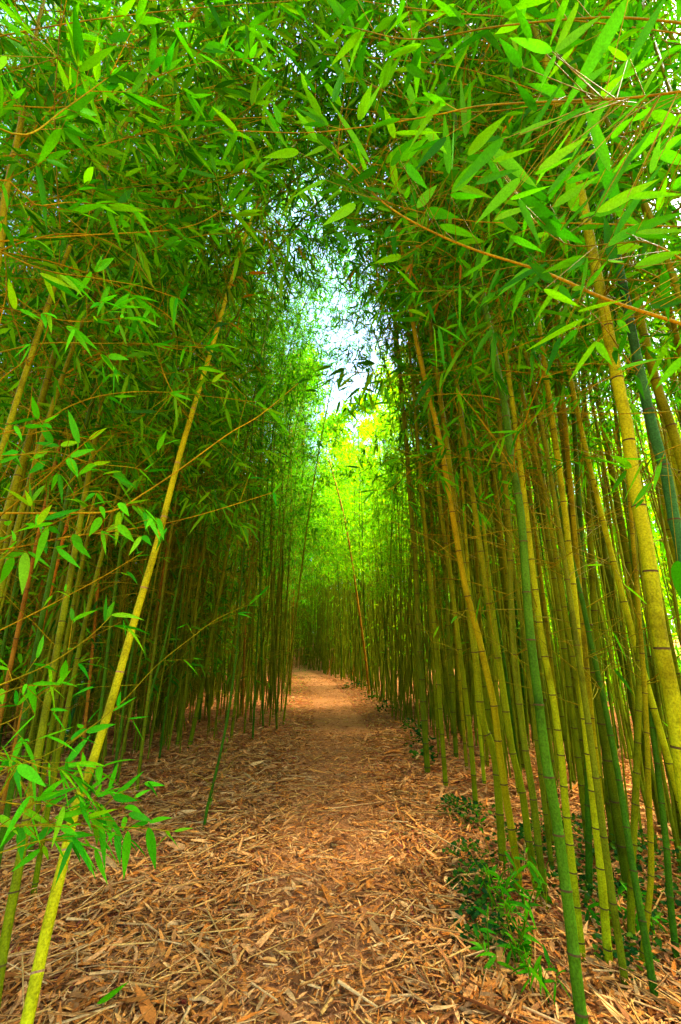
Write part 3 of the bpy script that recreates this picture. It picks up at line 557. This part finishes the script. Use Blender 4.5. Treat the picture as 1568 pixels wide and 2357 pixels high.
spray(tr, tb_, [(1640, 700, 1.5), (1300, 760, 1.7), (1050, 850, 1.9), (900, 862, 2.0), (780, 848, 2.05)], 34, .11, LEAF_MID, TWIG, r=.0022, start=.6, subs=9, seed=32, sag=.6, explicit=cr(627.2, 846.7, .386, [(375, 85, 460, 20, 20), (400, 115, 490, 35, 22), (395, 125, 385, 45, 18), (525, 115, 440, 195, 22), (395, 135, 440, 120, 16), (530, 120, 615, 150, 22), (405, 195, 378, 280, 24), (440, 235, 420, 270, 18), (445, 245, 510, 320, 22), (470, 165, 465, 235, 18), (485, 170, 505, 210, 16), (500, 215, 485, 255, 16), (520, 160, 520, 215, 18), (525, 220, 580, 290, 18), (560, 145, 550, 220, 20), (575, 150, 605, 250, 24), (650, 115, 635, 195, 24), (670, 115, 700, 225, 26), (270, 430, 310, 485, 22), (270, 430, 280, 490, 22)], 2.0))
spray(tr, tb_, [(1640, 820, 1.3), (1500, 830, 1.35), (1380, 880, 1.4), (1260, 940, 1.5), (1180, 1000, 1.6)], 20, .10, LEAF_NEAR, TWIG, r=.0018, start=.2, subs=7, seed=33, sag=.5)
for i in range(9):                 # upper right: leafy side branches one above the other
    v0 = 30 + 62 * i; dd = 1.25 + .13 * (i * 5 % 7)
    spray(tr, tb_, [(1660, v0 + 60, dd), (1350, v0 + 20 + 30 * (i % 3), dd * 1.05), (1050, v0 + 40 * (i % 2), dd * 1.12), (820 - 40 * (i % 3), v0 - 30, dd * 1.2)], 46, .115, [LEAF_NEAR, LEAF_MID][i % 2], r=.0022, start=.1, subs=13, seed=200 + i)
for i in range(9):                 # upper left
    v0 = 20 + 66 * i; dd = 1.3 + .13 * (i * 4 % 7)
    spray(tl, tb2_, [(-90, v0 + 80, dd), (180, v0 + 30 + 30 * (i % 3), dd * 1.05), (430, v0 + 40 * (i % 2), dd * 1.12), (690 - 50 * (i % 4), v0 - 20, dd * 1.2)], 42, .115, [LEAF_NEAR, LEAF_MID, LEAF_EMER][i % 3], r=.0022, start=.1, subs=12, seed=230 + i)

for i, v0 in enumerate((-60, 50, 160, 270, 380)):     # a farther layer of the same two crowns
    spray(tr, tb_, [(1760, v0 + 80, 1.9), (1450, v0 + 40, 1.95), (1200, v0 + 60, 2.0), (960, v0, 2.1)], 70, .13, [LEAF_MID, LEAF_NEAR][i % 2], r=.0022, start=.05, subs=18, seed=260 + i)
    spray(tl, tb2_, [(-200, v0 + 80, 1.9), (120, v0 + 40, 1.95), (380, v0 + 60, 2.0), (620, v0, 2.1)], 70, .13, [LEAF_MID, LEAF_NEAR][i % 2], r=.0022, start=.05, subs=18, seed=270 + i)

# stems close to the view whose tops meet over the path
CAN = [(-1.3, 1.5, 5.0, (.55, -.15), 51), (-1.75, 1.05, 4.8, (.55, .05), 52), (-1.55, 2.3, 5.6, (.45, -.1), 53), (-2.1, 1.7, 5.4, (.5, 0), 54), (-1.9, 3.1, 6.2, (.4, -.15), 55),
       (1.25, 1.2, 5.0, (-.5, .05), 56), (1.5, 1.75, 5.4, (-.5, -.1), 57), (1.3, 2.5, 5.8, (-.45, -.15), 58), (1.9, 1.3, 5.2, (-.55, .0), 59), (1.75, 3.1, 6.4, (-.4, -.2), 60), (-2.3, .8, 4.6, (.6, .15), 61), (2.1, .75, 4.7, (-.6, .2), 62),
       (-1.6, 2.7, 7.2, (.34, .05), 63), (1.2, 2.9, 7.2, (-.34, .0), 64), (-1.9, 3.7, 8.2, (.34, -.05), 65), (1.4, 3.6, 8.0, (-.32, -.05), 66), (-1.5, 1.9, 6.2, (.42, .1), 67), (1.1, 2.1, 6.0, (-.42, .1), 68), (1.9, 2.2, 6.6, (-.42, .05), 69), (-2.0, 2.5, 6.6, (.42, .0), 70),
       (1.15, 5.6, 9.6, (-.13, -.02), 71), (1.3, 6.6, 10.2, (-.12, 0), 72), (-1.15, 6.2, 9.8, (.10, 0), 73), (-1.1, 7.6, 10.4, (.08, 0), 74), (1.5, 4.4, 8.6, (-.3, -.1), 75), (-1.75, 4.2, 8.6, (.33, -.1), 76)]
CL = ['slim {} bamboo bowed over the path from the {}, {}', ]
WORDS = ['second from the big yellow stem', 'close to the left edge', 'third behind the big yellow stem', 'set back from the path', 'fourth behind the big yellow stem', 'close to the ringed one', 'beside the big lime one', 'behind the golden leaning one', 'at the outer right', 'far behind the ringed one', 'lowest on the left', 'lowest on the right', 'taller, by the three thin stems', 'taller, by the golden one', 'tallest on that side', 'tallest on that side', 'just behind the big yellow stem', 'just behind the ringed one', 'deep among the lime ones', 'deep among the olive ones', 'nearer one framing the sky gap', 'farther one framing the sky gap', 'nearer one framing the sky gap', 'farther one framing the sky gap', 'topping the golden one', 'topping the three thin stems']
for i, (x, y, H, ar, sd) in enumerate(CAN):
    mt = ['olive', 'dark', 'green', 'olive'][i % 4]
    beside(CL[0].format({'olive': 'olive', 'dark': 'dull', 'green': 'green'}[mt], 'left' if x < 0 else 'right', WORDS[i]), mt, x, y, H, ar, sd, .014, h0=2.5 + max(0, y - 3.5) * .9 if x < 0 or y < 1.5 else 3.0 + max(0, y - 3.5) * 1.0, bare0=1.6 if y < 3.5 else 3, leaf=[LEAF_MID, LEAF_NEAR][i % 2], lp=84, blen=1.05, group='bamboos bowed over the path', lf=.13)

# ------------------------------------------------------------------ the two stands and the far bend: copies of a dozen bamboos
def proto(mat, seed, H, r0, h0, leaf, lp, blen, bare0=.9, lf=.12, gap=.3, bgap=.3, keep=.7, sway=.25):
    rg = np.random.default_rng(seed); zz = np.linspace(0, H, 24); f = zz / H
    a = rg.uniform(0, 6.28); amp = sway * rg.uniform(.5, 1.2)
    path = np.stack([amp * f ** 2.4 * H * .35 * math.cos(a) + .03 * np.sin(f * 9 + a), amp * f ** 2.4 * H * .35 * math.sin(a) + .03 * np.sin(f * 7), zz - .06], 1)
    path = spline(path, .12)
    cm, _ = culm_mesh('culm', path, r0, r0 * .3, gap, CULM[mat], NM[mat], 8, seed, None, 1.14)
    tb, lb = grow(path, seed, h0, bare0, lp, blen, lf, 1, bgap, keep=keep, droop=.3)
    return dict(mat=mat, culm=cm, fo=both(tb, lb, leaf), H=H)
PR = {
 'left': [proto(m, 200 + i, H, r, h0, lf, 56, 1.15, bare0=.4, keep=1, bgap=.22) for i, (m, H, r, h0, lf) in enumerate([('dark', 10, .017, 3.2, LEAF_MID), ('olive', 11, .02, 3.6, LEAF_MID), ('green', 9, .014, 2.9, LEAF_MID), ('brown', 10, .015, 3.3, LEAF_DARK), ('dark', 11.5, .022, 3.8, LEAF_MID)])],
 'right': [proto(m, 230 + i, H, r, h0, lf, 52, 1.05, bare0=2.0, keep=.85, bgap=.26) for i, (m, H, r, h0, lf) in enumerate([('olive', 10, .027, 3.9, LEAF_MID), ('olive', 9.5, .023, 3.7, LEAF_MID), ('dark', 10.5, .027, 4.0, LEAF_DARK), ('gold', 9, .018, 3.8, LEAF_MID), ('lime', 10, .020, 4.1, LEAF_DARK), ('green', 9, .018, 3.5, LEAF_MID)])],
 'far': [proto(m, 260 + i, H, r, h0, lf, 48, 1.2, bare0=1.0, keep=1, lf=.16, bgap=.26) for i, (m, H, r, h0, lf) in enumerate([('dark', 10, .024, 4.0, LEAF_MID), ('olive', 10.5, .026, 4.2, LEAF_LIME), ('green', 10, .022, 3.6, LEAF_LIME), ('dark', 9.5, .02, 3.8, LEAF_LIME)])],  # lime leaves paint most far crowns as sunlit
}
BASES = [(float(x[2][0]), float(x[2][1])) for x in HERO]
ORD = 'first second third fourth fifth sixth seventh eighth ninth tenth eleventh twelfth thirteenth fourteenth fifteenth sixteenth seventeenth eighteenth nineteenth twentieth'.split()
def ordinal(i): return ORD[i] if i < 20 else 'twenty-' + ORD[i - 20]
CN = {'dark': 'dull dark', 'olive': 'olive', 'green': 'green', 'brown': 'brown', 'lime': 'yellow green', 'gold': 'golden'}
ry = random.Random(5)
def plant(side, x, y, label, group, sc=None, tilt=None):
    p = ry.choice(PR[side]); t = root('bamboo', (x, y, float(ground_z(x, y))), label.format(CN[p['mat']]), 'bamboo', group.format(CN[p['mat']]))
    for nm, key in (('culm', 'culm'), ('foliage', 'fo')): link(nm, p[key], t)
    s = sc or ry.uniform(.8, 1.12); t.scale = (s, s, s)
    tl_ = tilt or (ry.gauss(0, 2.2), ry.gauss(0, 2.2)); t.rotation_euler = (R(tl_[0]), R(tl_[1]), ry.uniform(0, 6.28)); return t
def free(x, y, dmin):
    for bx, by in BASES:
        if abs(bx - x) < dmin and abs(by - y) < dmin and (bx - x) ** 2 + (by - y) ** 2 < dmin * dmin: return False
    BASES.append((x, y)); return True
# front rows along both edges of the path
n = {'left': 0, 'right': 0}
y = 6.2
while y < 20:
    x = edge(XL, y) - abs(ry.gauss(0, .12))
    if free(x, y, .16): plant('left', x, y, 'slender {} bamboo, ' + ordinal(n['left']) + ' along the left path edge beyond the sapling', 'bamboos along the left edge of the path', sc=ry.uniform(.7, 1)); n['left'] += 1
    y += ry.uniform(.35, .85)
y = 5.4
while y < 20:
    x = edge(XR, y) + abs(ry.gauss(0, .12))
    if free(x, y, .16): plant('right' if y < 7 else 'far', x + (.3 if y < 7 else 0), y, 'slender {} bamboo, ' + ordinal(n['right']) + ' along the right path edge beyond the mossy footed one', 'bamboos along the right edge of the path', sc=ry.uniform(.8, 1.05) * min(1, .12 + .055 * y)); n['right'] += 1
    y += ry.uniform(.35, .8)
# depth of the right stand, of the left stand, and the far bend that closes the view
k = 0
while k < 92:
    y = 1.9 + 8.5 * ry.random() ** 1.2; x = edge(XR, y) + .25 + (1.3 if y < 4.5 else 2.2) * ry.random() ** 1.1
    if x > .95 * y + .35 or (y > 5.8 and x < .15 * y + .6): continue
    if free(x, y, .2): plant('right', x, y, '{} bamboo standing inside the dense right stand', '{} bamboos inside the right stand'); k += 1
k = 0
while k < 66:
    y = 3.2 + 9.5 * ry.random() ** 1.1; x = edge(XL, y) - .25 - 4.2 * ry.random() ** 1.2
    if x < -.95 * y - .3: continue
    if free(x, y, .2): plant('left', x, y, '{} bamboo standing inside the dim left stand', '{} bamboos inside the left stand'); k += 1
k = 0
while k < 46:
    y = 12 + 12 * ry.random(); x = ry.uniform(-3.2, 6.5)
    if edge(XL, y) - .05 < x < edge(XR, y) + .12: continue
    if free(x, y, .25): plant('far', x, y, 'thin {} bamboo at the far bend of the path', 'thin {} bamboos at the far bend', sc=ry.uniform(.75, 1.15)); k += 1

# everything behind them that reads as one mass
def thicket(name, label, spots, mat, leaf, seed, H=(8, 12), h0=(2.5, 4), per=420, lf=.16, w_=1.1, low=60, ntw=24, rr=(.009, .02), stems=(), cap=None):
    rg = np.random.default_rng(seed); A, B, RA, RB = [], [], [], []; P = []; TA, TB = [], []
    for x, y in spots:
        hh = rg.uniform(*H); hh = min(hh, 1.1 + cap * y * rg.uniform(.8, 1.05)) if cap else hh; z0 = float(ground_z(x, y)) - .05; tx, ty = rg.normal(0, .035, 2) * hh; a = np.array((x, y, z0)); b = np.array((x + tx, y + ty, z0 + hh)); mid = (a + b) / 2 + np.array((*rg.normal(0, .06, 2), 0))
        r = rg.uniform(*rr); A += [a, mid]; B += [mid, b]; RA += [r, r * .75]; RB += [r * .75, r * .25]
        m = per; f = rg.uniform(0, 1, m) ** .8; h_ = rg.uniform(*h0); zz = h_ + (hh - h_) * f; c = a + (b - a) * (zz / hh)[:, None]
        rad = w_ * rg.uniform(.1, 1, m) ** .7 * (1.05 - .5 * f); an = rg.uniform(0, 6.28, m); P.append(c + np.stack([rad * np.cos(an), rad * np.sin(an), -.25 * rad + rg.normal(0, .15, m)], 1))
        m = low; zz = h_ * rg.uniform(.08, 1, m) ** .6; rad = rg.uniform(.05, .6, m); an = rg.uniform(0, 6.28, m); P.append(a + (b - a) * (zz / hh)[:, None] + np.stack([rad * np.cos(an), rad * np.sin(an), 0 * rad], 1))
        m = ntw; zz = rg.uniform(.3, h_ + 1.5, m); an = rg.uniform(0, 6.28, m); q = a + (b - a) * (zz / hh)[:, None]; TA.append(q); TB.append(q + np.stack([np.cos(an), np.sin(an), rg.normal(.45, .4, m)], 1) * rg.uniform(.25, .75, m)[:, None])
    for x, y in stems:
        z0 = float(ground_z(x, y)) - .05; a = np.array((x, y, z0)); hh = rg.uniform(4, 8); hh = min(hh, (1.4 + .24 * y) * rg.uniform(.7, 1.1)) if cap else hh; b = a + np.array((*rg.normal(0, .05, 2) * hh, hh)); mid = (a + b) / 2 + np.array((*rg.normal(0, .07, 2), 0)); r = rg.uniform(.006, .014); A += [a, mid]; B += [mid, b]; RA += [r, r * .8]; RB += [r * .8, r * .3]
    bag = Bag(); bag.add(*twigs(A, B, np.array(RA), np.array(RB)), 0)
    TA, TB = np.vstack(TA), np.vstack(TB); bag.add(*twigs(TA, TB, .0028, .0014), 2)
    P = np.vstack(P); m = len(P)
    clump = np.sin(P[:, 0] * 2.1 + P[:, 2] * 1.3) + np.sin(P[:, 1] * 1.7 - P[:, 2] * 2.2) + rg.normal(0, .8, m); P = P[clump > -.9]; m = len(P)
    d = rg.normal(0, 1, (m, 3)) + (0, 0, -.6); ln = lf * rg.uniform(.6, 1.25, m)
    bag.add(*leaf_arrays(P, d, rg.normal(0, 1, (m, 3)), ln, ln * .17, .2, 1), 1)
    return tag(bag.obj(name, [mat, leaf, TWIG]), label, 'bamboo thicket', kind='stuff')
rq = np.random.default_rng(9)
def spots(n, tab, sgn, d0, d1, y0, y1, pw=1.0): return [(edge(tab, y) + sgn * (d0 + (d1 - d0) * rq.uniform() ** pw), y) for y in y0 + (y1 - y0) * rq.uniform(0, 1, n) ** 1.1]
def clear(L): return [(x, y) for x, y in L if y < 5.8 or x > .15 * y + .6]
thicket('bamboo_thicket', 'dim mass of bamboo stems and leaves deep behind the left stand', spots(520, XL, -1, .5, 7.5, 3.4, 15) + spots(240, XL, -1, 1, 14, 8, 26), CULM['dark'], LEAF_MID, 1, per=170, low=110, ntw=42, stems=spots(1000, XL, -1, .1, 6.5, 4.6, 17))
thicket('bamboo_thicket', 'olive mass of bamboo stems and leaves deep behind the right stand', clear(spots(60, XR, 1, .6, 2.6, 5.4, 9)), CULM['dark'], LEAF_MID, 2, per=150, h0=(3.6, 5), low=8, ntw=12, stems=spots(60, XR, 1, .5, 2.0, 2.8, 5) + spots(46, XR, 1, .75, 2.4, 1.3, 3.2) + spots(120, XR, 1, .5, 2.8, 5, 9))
thicket('bamboo_thicket', 'lime green mass of bamboo right of the path before the far bend', spots(340, XR, 1, .15, 8, 8, 26), CULM['dark'], LEAF_LIME, 4, per=190, H=(8, 10.5), h0=(2.6, 4.4), low=55, ntw=14, cap=.6, stems=spots(800, XR, 1, .05, 7, 7, 24) + spots(150, XR, 1, .15, .8, 5.6, 20) + spots(150, XR, 1, 0, .4, 9, 23))  # sunlight on these crowns is painted by the lime leaf colour
thicket('bamboo_thicket', 'yellow green glowing mass of bamboo at the outer side of the right stand', spots(95, XR, 1, 2.7, 4.4, 1.4, 11), CULM['olive'], LEAF_LIME, 5, per=330, H=(4, 7), h0=(.7, 1.8), low=70, ntw=3, lf=.18)  # glow helped along by the lighter lime leaf colour
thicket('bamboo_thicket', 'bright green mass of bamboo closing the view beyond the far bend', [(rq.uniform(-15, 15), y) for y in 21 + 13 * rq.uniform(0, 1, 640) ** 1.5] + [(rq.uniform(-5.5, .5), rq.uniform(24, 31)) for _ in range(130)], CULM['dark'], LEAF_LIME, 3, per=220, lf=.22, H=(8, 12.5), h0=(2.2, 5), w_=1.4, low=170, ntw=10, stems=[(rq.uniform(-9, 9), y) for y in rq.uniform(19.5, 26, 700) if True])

# ------------------------------------------------------------------ sunlit broadleaf trees beyond the grove
BARK = plain('bark', (.05, .035, .02), (.14, .1, .06), 18)
def tree_parts(seed, H, W, n, leaf, z0):
    rg = np.random.default_rng(seed); bag = Bag(); V, F = tube(spline([(0, 0, -.2), (.1, .05, H * .3), (-.1, .1, H * .6), (0, 0, H * .85)], .4), np.interp(np.linspace(0, 1, len(spline([(0, 0, -.2), (.1, .05, H * .3), (-.1, .1, H * .6), (0, 0, H * .85)], .4))), [0, 1], [.17, .04]), 9); bag.add(V, F)
    cl, A, B = [], [], []
    for i in range(46):
        f = rg.uniform(0, 1); a = rg.uniform(0, 6.28); z = z0 + (H - z0) * f; r = W * (1 - .75 * abs(f - .35)) * rg.uniform(.35, 1); c = np.array((r * math.cos(a), r * math.sin(a), z)); cl.append((c, rg.uniform(.5, 1.05)))
        A.append((0, 0, max(.6, z - .35 * r - .3))); B.append(c)
    bag.add(*twigs(A, B, .04, .01)); P = []
    for c, r in cl: m = n // len(cl); d = unit(rg.normal(0, 1, (m, 3))); P.append(c + d * (r * rg.uniform(.2, 1, m) ** .6)[:, None] * (1, 1, .7))
    P = np.vstack(P); m = len(P); lb = Bag(); ln = rg.uniform(.12, .24, m); lb.add(*leaf_arrays(P, rg.normal(0, 1, (m, 3)), rg.normal(0, 1, (m, 3)), ln, ln * .5, .15, 1))
    return bag.mesh('trunk', [BARK]), lb.mesh('crown', [leaf])
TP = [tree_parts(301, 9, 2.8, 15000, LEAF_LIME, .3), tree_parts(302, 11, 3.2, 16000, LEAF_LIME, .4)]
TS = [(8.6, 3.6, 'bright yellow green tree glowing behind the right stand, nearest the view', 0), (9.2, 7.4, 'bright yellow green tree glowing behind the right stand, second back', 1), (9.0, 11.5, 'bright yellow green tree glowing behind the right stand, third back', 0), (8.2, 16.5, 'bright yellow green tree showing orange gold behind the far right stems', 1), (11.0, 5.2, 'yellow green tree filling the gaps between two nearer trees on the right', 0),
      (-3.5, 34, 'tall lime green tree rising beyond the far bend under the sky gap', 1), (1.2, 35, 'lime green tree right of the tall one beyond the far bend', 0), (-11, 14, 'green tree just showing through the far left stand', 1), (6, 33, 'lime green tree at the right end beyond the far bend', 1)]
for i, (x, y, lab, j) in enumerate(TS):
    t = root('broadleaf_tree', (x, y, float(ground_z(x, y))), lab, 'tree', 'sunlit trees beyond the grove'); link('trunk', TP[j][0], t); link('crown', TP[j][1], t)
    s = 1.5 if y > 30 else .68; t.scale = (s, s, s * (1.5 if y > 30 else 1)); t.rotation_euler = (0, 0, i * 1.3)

# ------------------------------------------------------------------ low plants
rg = np.random.default_rng(21)
def ivy(name, label, blobs, n, seed, leaf=.035, mat=None, wid=.8, cat='ivy'):
    rg = np.random.default_rng(seed); P = []
    for x, y, r, h_ in blobs:
        m = int(n * r); a = rg.uniform(0, 6.28, m); q = r * rg.uniform(0, 1, m) ** .6; px, py = x + q * np.cos(a), y + q * np.sin(a) * 1.2
        P.append(np.stack([px, py, ground_z(px, py) + rg.uniform(.01, h_, m) * (1 - (q / r) ** 2 * .6)], 1))
    P = np.vstack(P); m = len(P); d = np.stack([rg.normal(0, 1, m), rg.normal(0, 1, m), rg.normal(.15, .3, m)], 1); lb = Bag(); ln = leaf * rg.uniform(.7, 1.5, m)
    lb.add(*leaf_arrays(P, d, rg.normal(0, 1, (m, 3)) * (1, 1, .4), ln, ln * wid, .1, 1, .15))
    return tag(lb.obj(name, [mat or LEAF_IVY]), label, cat, kind='stuff')
G = at_ground
def gb(u, v, r, h_): p = G(u, v); return (p[0], p[1], r, h_)
ivy('ivy_cover', 'dark green ivy creeping over the litter along the right path edge', [gb(1060, 1880, .18, .12), gb(1040, 1850, .1, .08), gb(1110, 1900, .2, .12), gb(1085, 2000, .16, .14), gb(1110, 2060, .15, .12), gb(1055, 2058, .06, .05), gb(1125, 2085, .12, .1), gb(1110, 2150, .13, .1), gb(1075, 2180, .06, .06), gb(1160, 2180, .1, .1), gb(1065, 2040, .05, .05), gb(1230, 1980, .25, .16), gb(1300, 1960, .3, .16), gb(1420, 2010, .35, .2), gb(1520, 2150, .3, .14), gb(1440, 2230, .12, .12), gb(1560, 2050, .35, .2), gb(1370, 2080, .2, .12)], 1050, 1, .026)
ivy('ivy_cover', 'small dark ground plants edging the far right curve of the path', [gb(900, 1640, .3, .16), gb(860, 1612, .3, .2), gb(945, 1680, .2, .14), gb(820, 1585, .4, .2), gb(965, 1720, .16, .25), gb(978, 1755, .14, .35)], 330, 2, .05)
ivy('low_plants', 'low yellowish green plants in the shade at the left path edge', [gb(675, 1600, .35, .4), gb(655, 1640, .25, .35), gb(690, 1570, .4, .45), gb(630, 1660, .2, .3), gb(500, 1700, .1, .2)], 420, 3, .045, LEAF_MID, .2, 'undergrowth')
def seedling(label, x, y, hgt, n, seed, lf=.08, leaf=LEAF_NEAR, lean=(0, 0)):
    rg = np.random.default_rng(seed); z = float(ground_z(x, y)); t = root('bamboo_seedling', (x, y, z), label, 'seedling', 'bamboo seedlings in the ivy'); A, B, P, D = [], [], [], []
    for i in range(n):
        p = np.array((rg.normal(0, .035), rg.normal(0, .035), -.02)); d = unit(np.array((rg.normal(lean[0], .3), rg.normal(lean[1], .3), 1.0)))
        q = p + d * hgt * rg.uniform(.5, 1); A.append(p); B.append(q)
        for j in range(5): P.append(p + (q - p) * rg.uniform(.35, 1)); D.append(rg.normal(0, .8, 3) + (0, 0, .25))
    link('stem', new_mesh('stem', *twigs(A, B, .0025, .0012), [TWIG]), t); m = len(P); ln = lf * rg.uniform(.6, 1.3, m)
    link('foliage', new_mesh('foliage', *leaf_arrays(np.array(P), np.array(D), rg.normal(0, 1, (m, 3)), ln, ln * .18, .35, 0), [leaf]), t)
for i, (u, v, hg, n_, lab, le) in enumerate([(1160, 2040, .42, 3, 'tall bright seedling with broad leaves at the foot of the golden leaning bamboo', (-.05, 0)), (1200, 2215, .28, 9, 'bushy bright seedling clump in front of the ivy', (0, 0)), (1150, 2240, .2, 4, 'small seedling by the upright dry sheath', (0, 0)), (1175, 2130, .3, 9, 'yellowish seedling tuft between ivy and the ringed bamboo', (0, 0)), (1255, 2110, .4, 5, 'seedling with long drooping shoots left of the ringed dark bamboo', (-.2, 0)), (1230, 2280, .24, 6, 'lowest seedling clump on the dry litter at right', (0, 0)), (1352, 2130, .16, 3, 'tiny bright seedling behind the lime bamboo', (0, 0)), (1495, 2170, .3, 7, 'leafy seedling near the kinked orange bamboo', (0, 0))]):
    p = G(u, v); seedling(lab, p[0], p[1], hg, n_, 400 + i, lean=le)

# ------------------------------------------------------------------ fallen canes, sheaths and a green leaf on the litter
def fallen(label, u0, v0, u1, v1, wpx, seed, flat=.35, mat=None, name='fallen_cane', cat='fallen cane', lift=.02):
    a, b = G(u0, v0), G(u1, v1); a[2] = float(ground_z(a[0], a[1])) + lift; b[2] = float(ground_z(b[0], b[1])) + lift; rg = np.random.default_rng(seed)
    d0 = np.linalg.norm((a + b) / 2 - (0, 0, EYE)); r = wpx / FPX * d0 * .5 * .75; n_ = 9; c = (a + b) / 2; f = np.linspace(0, 1, n_)[:, None]; P = a + (b - a) * f; P[:, :2] += rg.normal(0, .004, (n_, 2)); P[:, 2] += .012 * np.sin(np.linspace(0, 3.1, n_))
    V, F = tube(P, r * np.interp(np.linspace(0, 1, n_), [0, .08, .5, .92, 1], [.5, .9, 1, .8, .35]), 8); Z = np.interp(np.clip(((V - a) @ (b - a)) / ((b - a) @ (b - a)), 0, 1), np.linspace(0, 1, n_), P[:, 2]); V[:, 2] = Z + (V[:, 2] - Z) * flat
    o = link(name, new_mesh(name, V - c, F, [mat or STICK]), loc=tuple(c)); tag(o, label, cat, 'fallen pieces of bamboo'); return o
SHEATH = plain('sheath', (.32, .13, .02), (.52, .25, .05), 25); ORANGE = plain('sheath_orange', (.5, .17, .01), (.62, .26, .02), 20)
fallen('thick orange dry sheath lying in front of the seedlings', 1142, 2142, 1166, 2318, 20, 1, mat=SHEATH, name='bamboo_sheath', cat='sheath')
fallen('short orange sheath right of the thick one', 1222, 2262, 1256, 2280, 16, 2, mat=ORANGE, name='bamboo_sheath', cat='sheath')
for i, (lab, *q) in enumerate([('long tan cane piece across the middle of the path', 690, 2000, 800, 2008, 5), ('pale straw lying left on the middle of the path', 830, 1950, 880, 1956, 4), ('pale cane pointing at the ivy on the right', 1012, 2080, 1100, 2084, 9), ('long tan cane at the lower left, topmost of a pair', 110, 2225, 260, 2180, 8), ('long tan cane at the lower left, lowest of a pair', 128, 2243, 250, 2210, 8), ('broad split tan cane right of the pair at the lower left', 150, 2170, 245, 2178, 12), ('brown cane slanting past the yellow stem', 200, 1970, 270, 2010, 12), ('broad brown cane behind the hanging green leaves', 205, 1950, 272, 2012, 14),
    ('upright brown slat on the path near the bottom', 535, 2180, 540, 2255, 12), ('pale flat sheath at the bottom of the path', 430, 2325, 495, 2340, 12), ('thin tan cane running to the bottom right', 1290, 2260, 1345, 2356, 8), ('long tan cane fanning from the right corner, topmost', 1490, 2240, 1560, 2345, 10), ('long tan cane fanning from the right corner, second', 1445, 2290, 1540, 2354, 9), ('brown slat on the bottom right of the path', 1035, 2250, 1065, 2310, 12), ('thin dark stem lying down the lower right path', 1110, 2100, 1150, 2200, 5), ('grey straw leaning over the lower middle path', 690, 2180, 740, 2120, 6), ('tan cane left of the sapling foot', 300, 1800, 380, 1822, 9), ('reddish cane on the bank behind the sapling', 560, 1790, 610, 1830, 9), ('slim tan cane in front of the sapling', 470, 1960, 482, 2040, 6), ('tan stick by the path left of middle', 560, 2110, 575, 2035, 6), ('tan slat crossing the left litter', 260, 2080, 330, 2040, 8), ('long thin tan cane on the left litter', 250, 2095, 400, 2020, 5)]):
    fallen(lab, *q, seed=10 + i)
gl = G(255, 2325); o = link('green_leaf', new_mesh('green_leaf', *leaf_arrays([(-.03, -.05, .0)], [(.5, .8, .1)], [(1, -.5, .1)], .12, .035, .1, 0), [LEAF_NEAR]), loc=(gl[0], gl[1], float(ground_z(gl[0], gl[1])) + .05)); tag(o, 'single fresh green leaf fallen on the litter at the bottom left', 'fallen leaf')
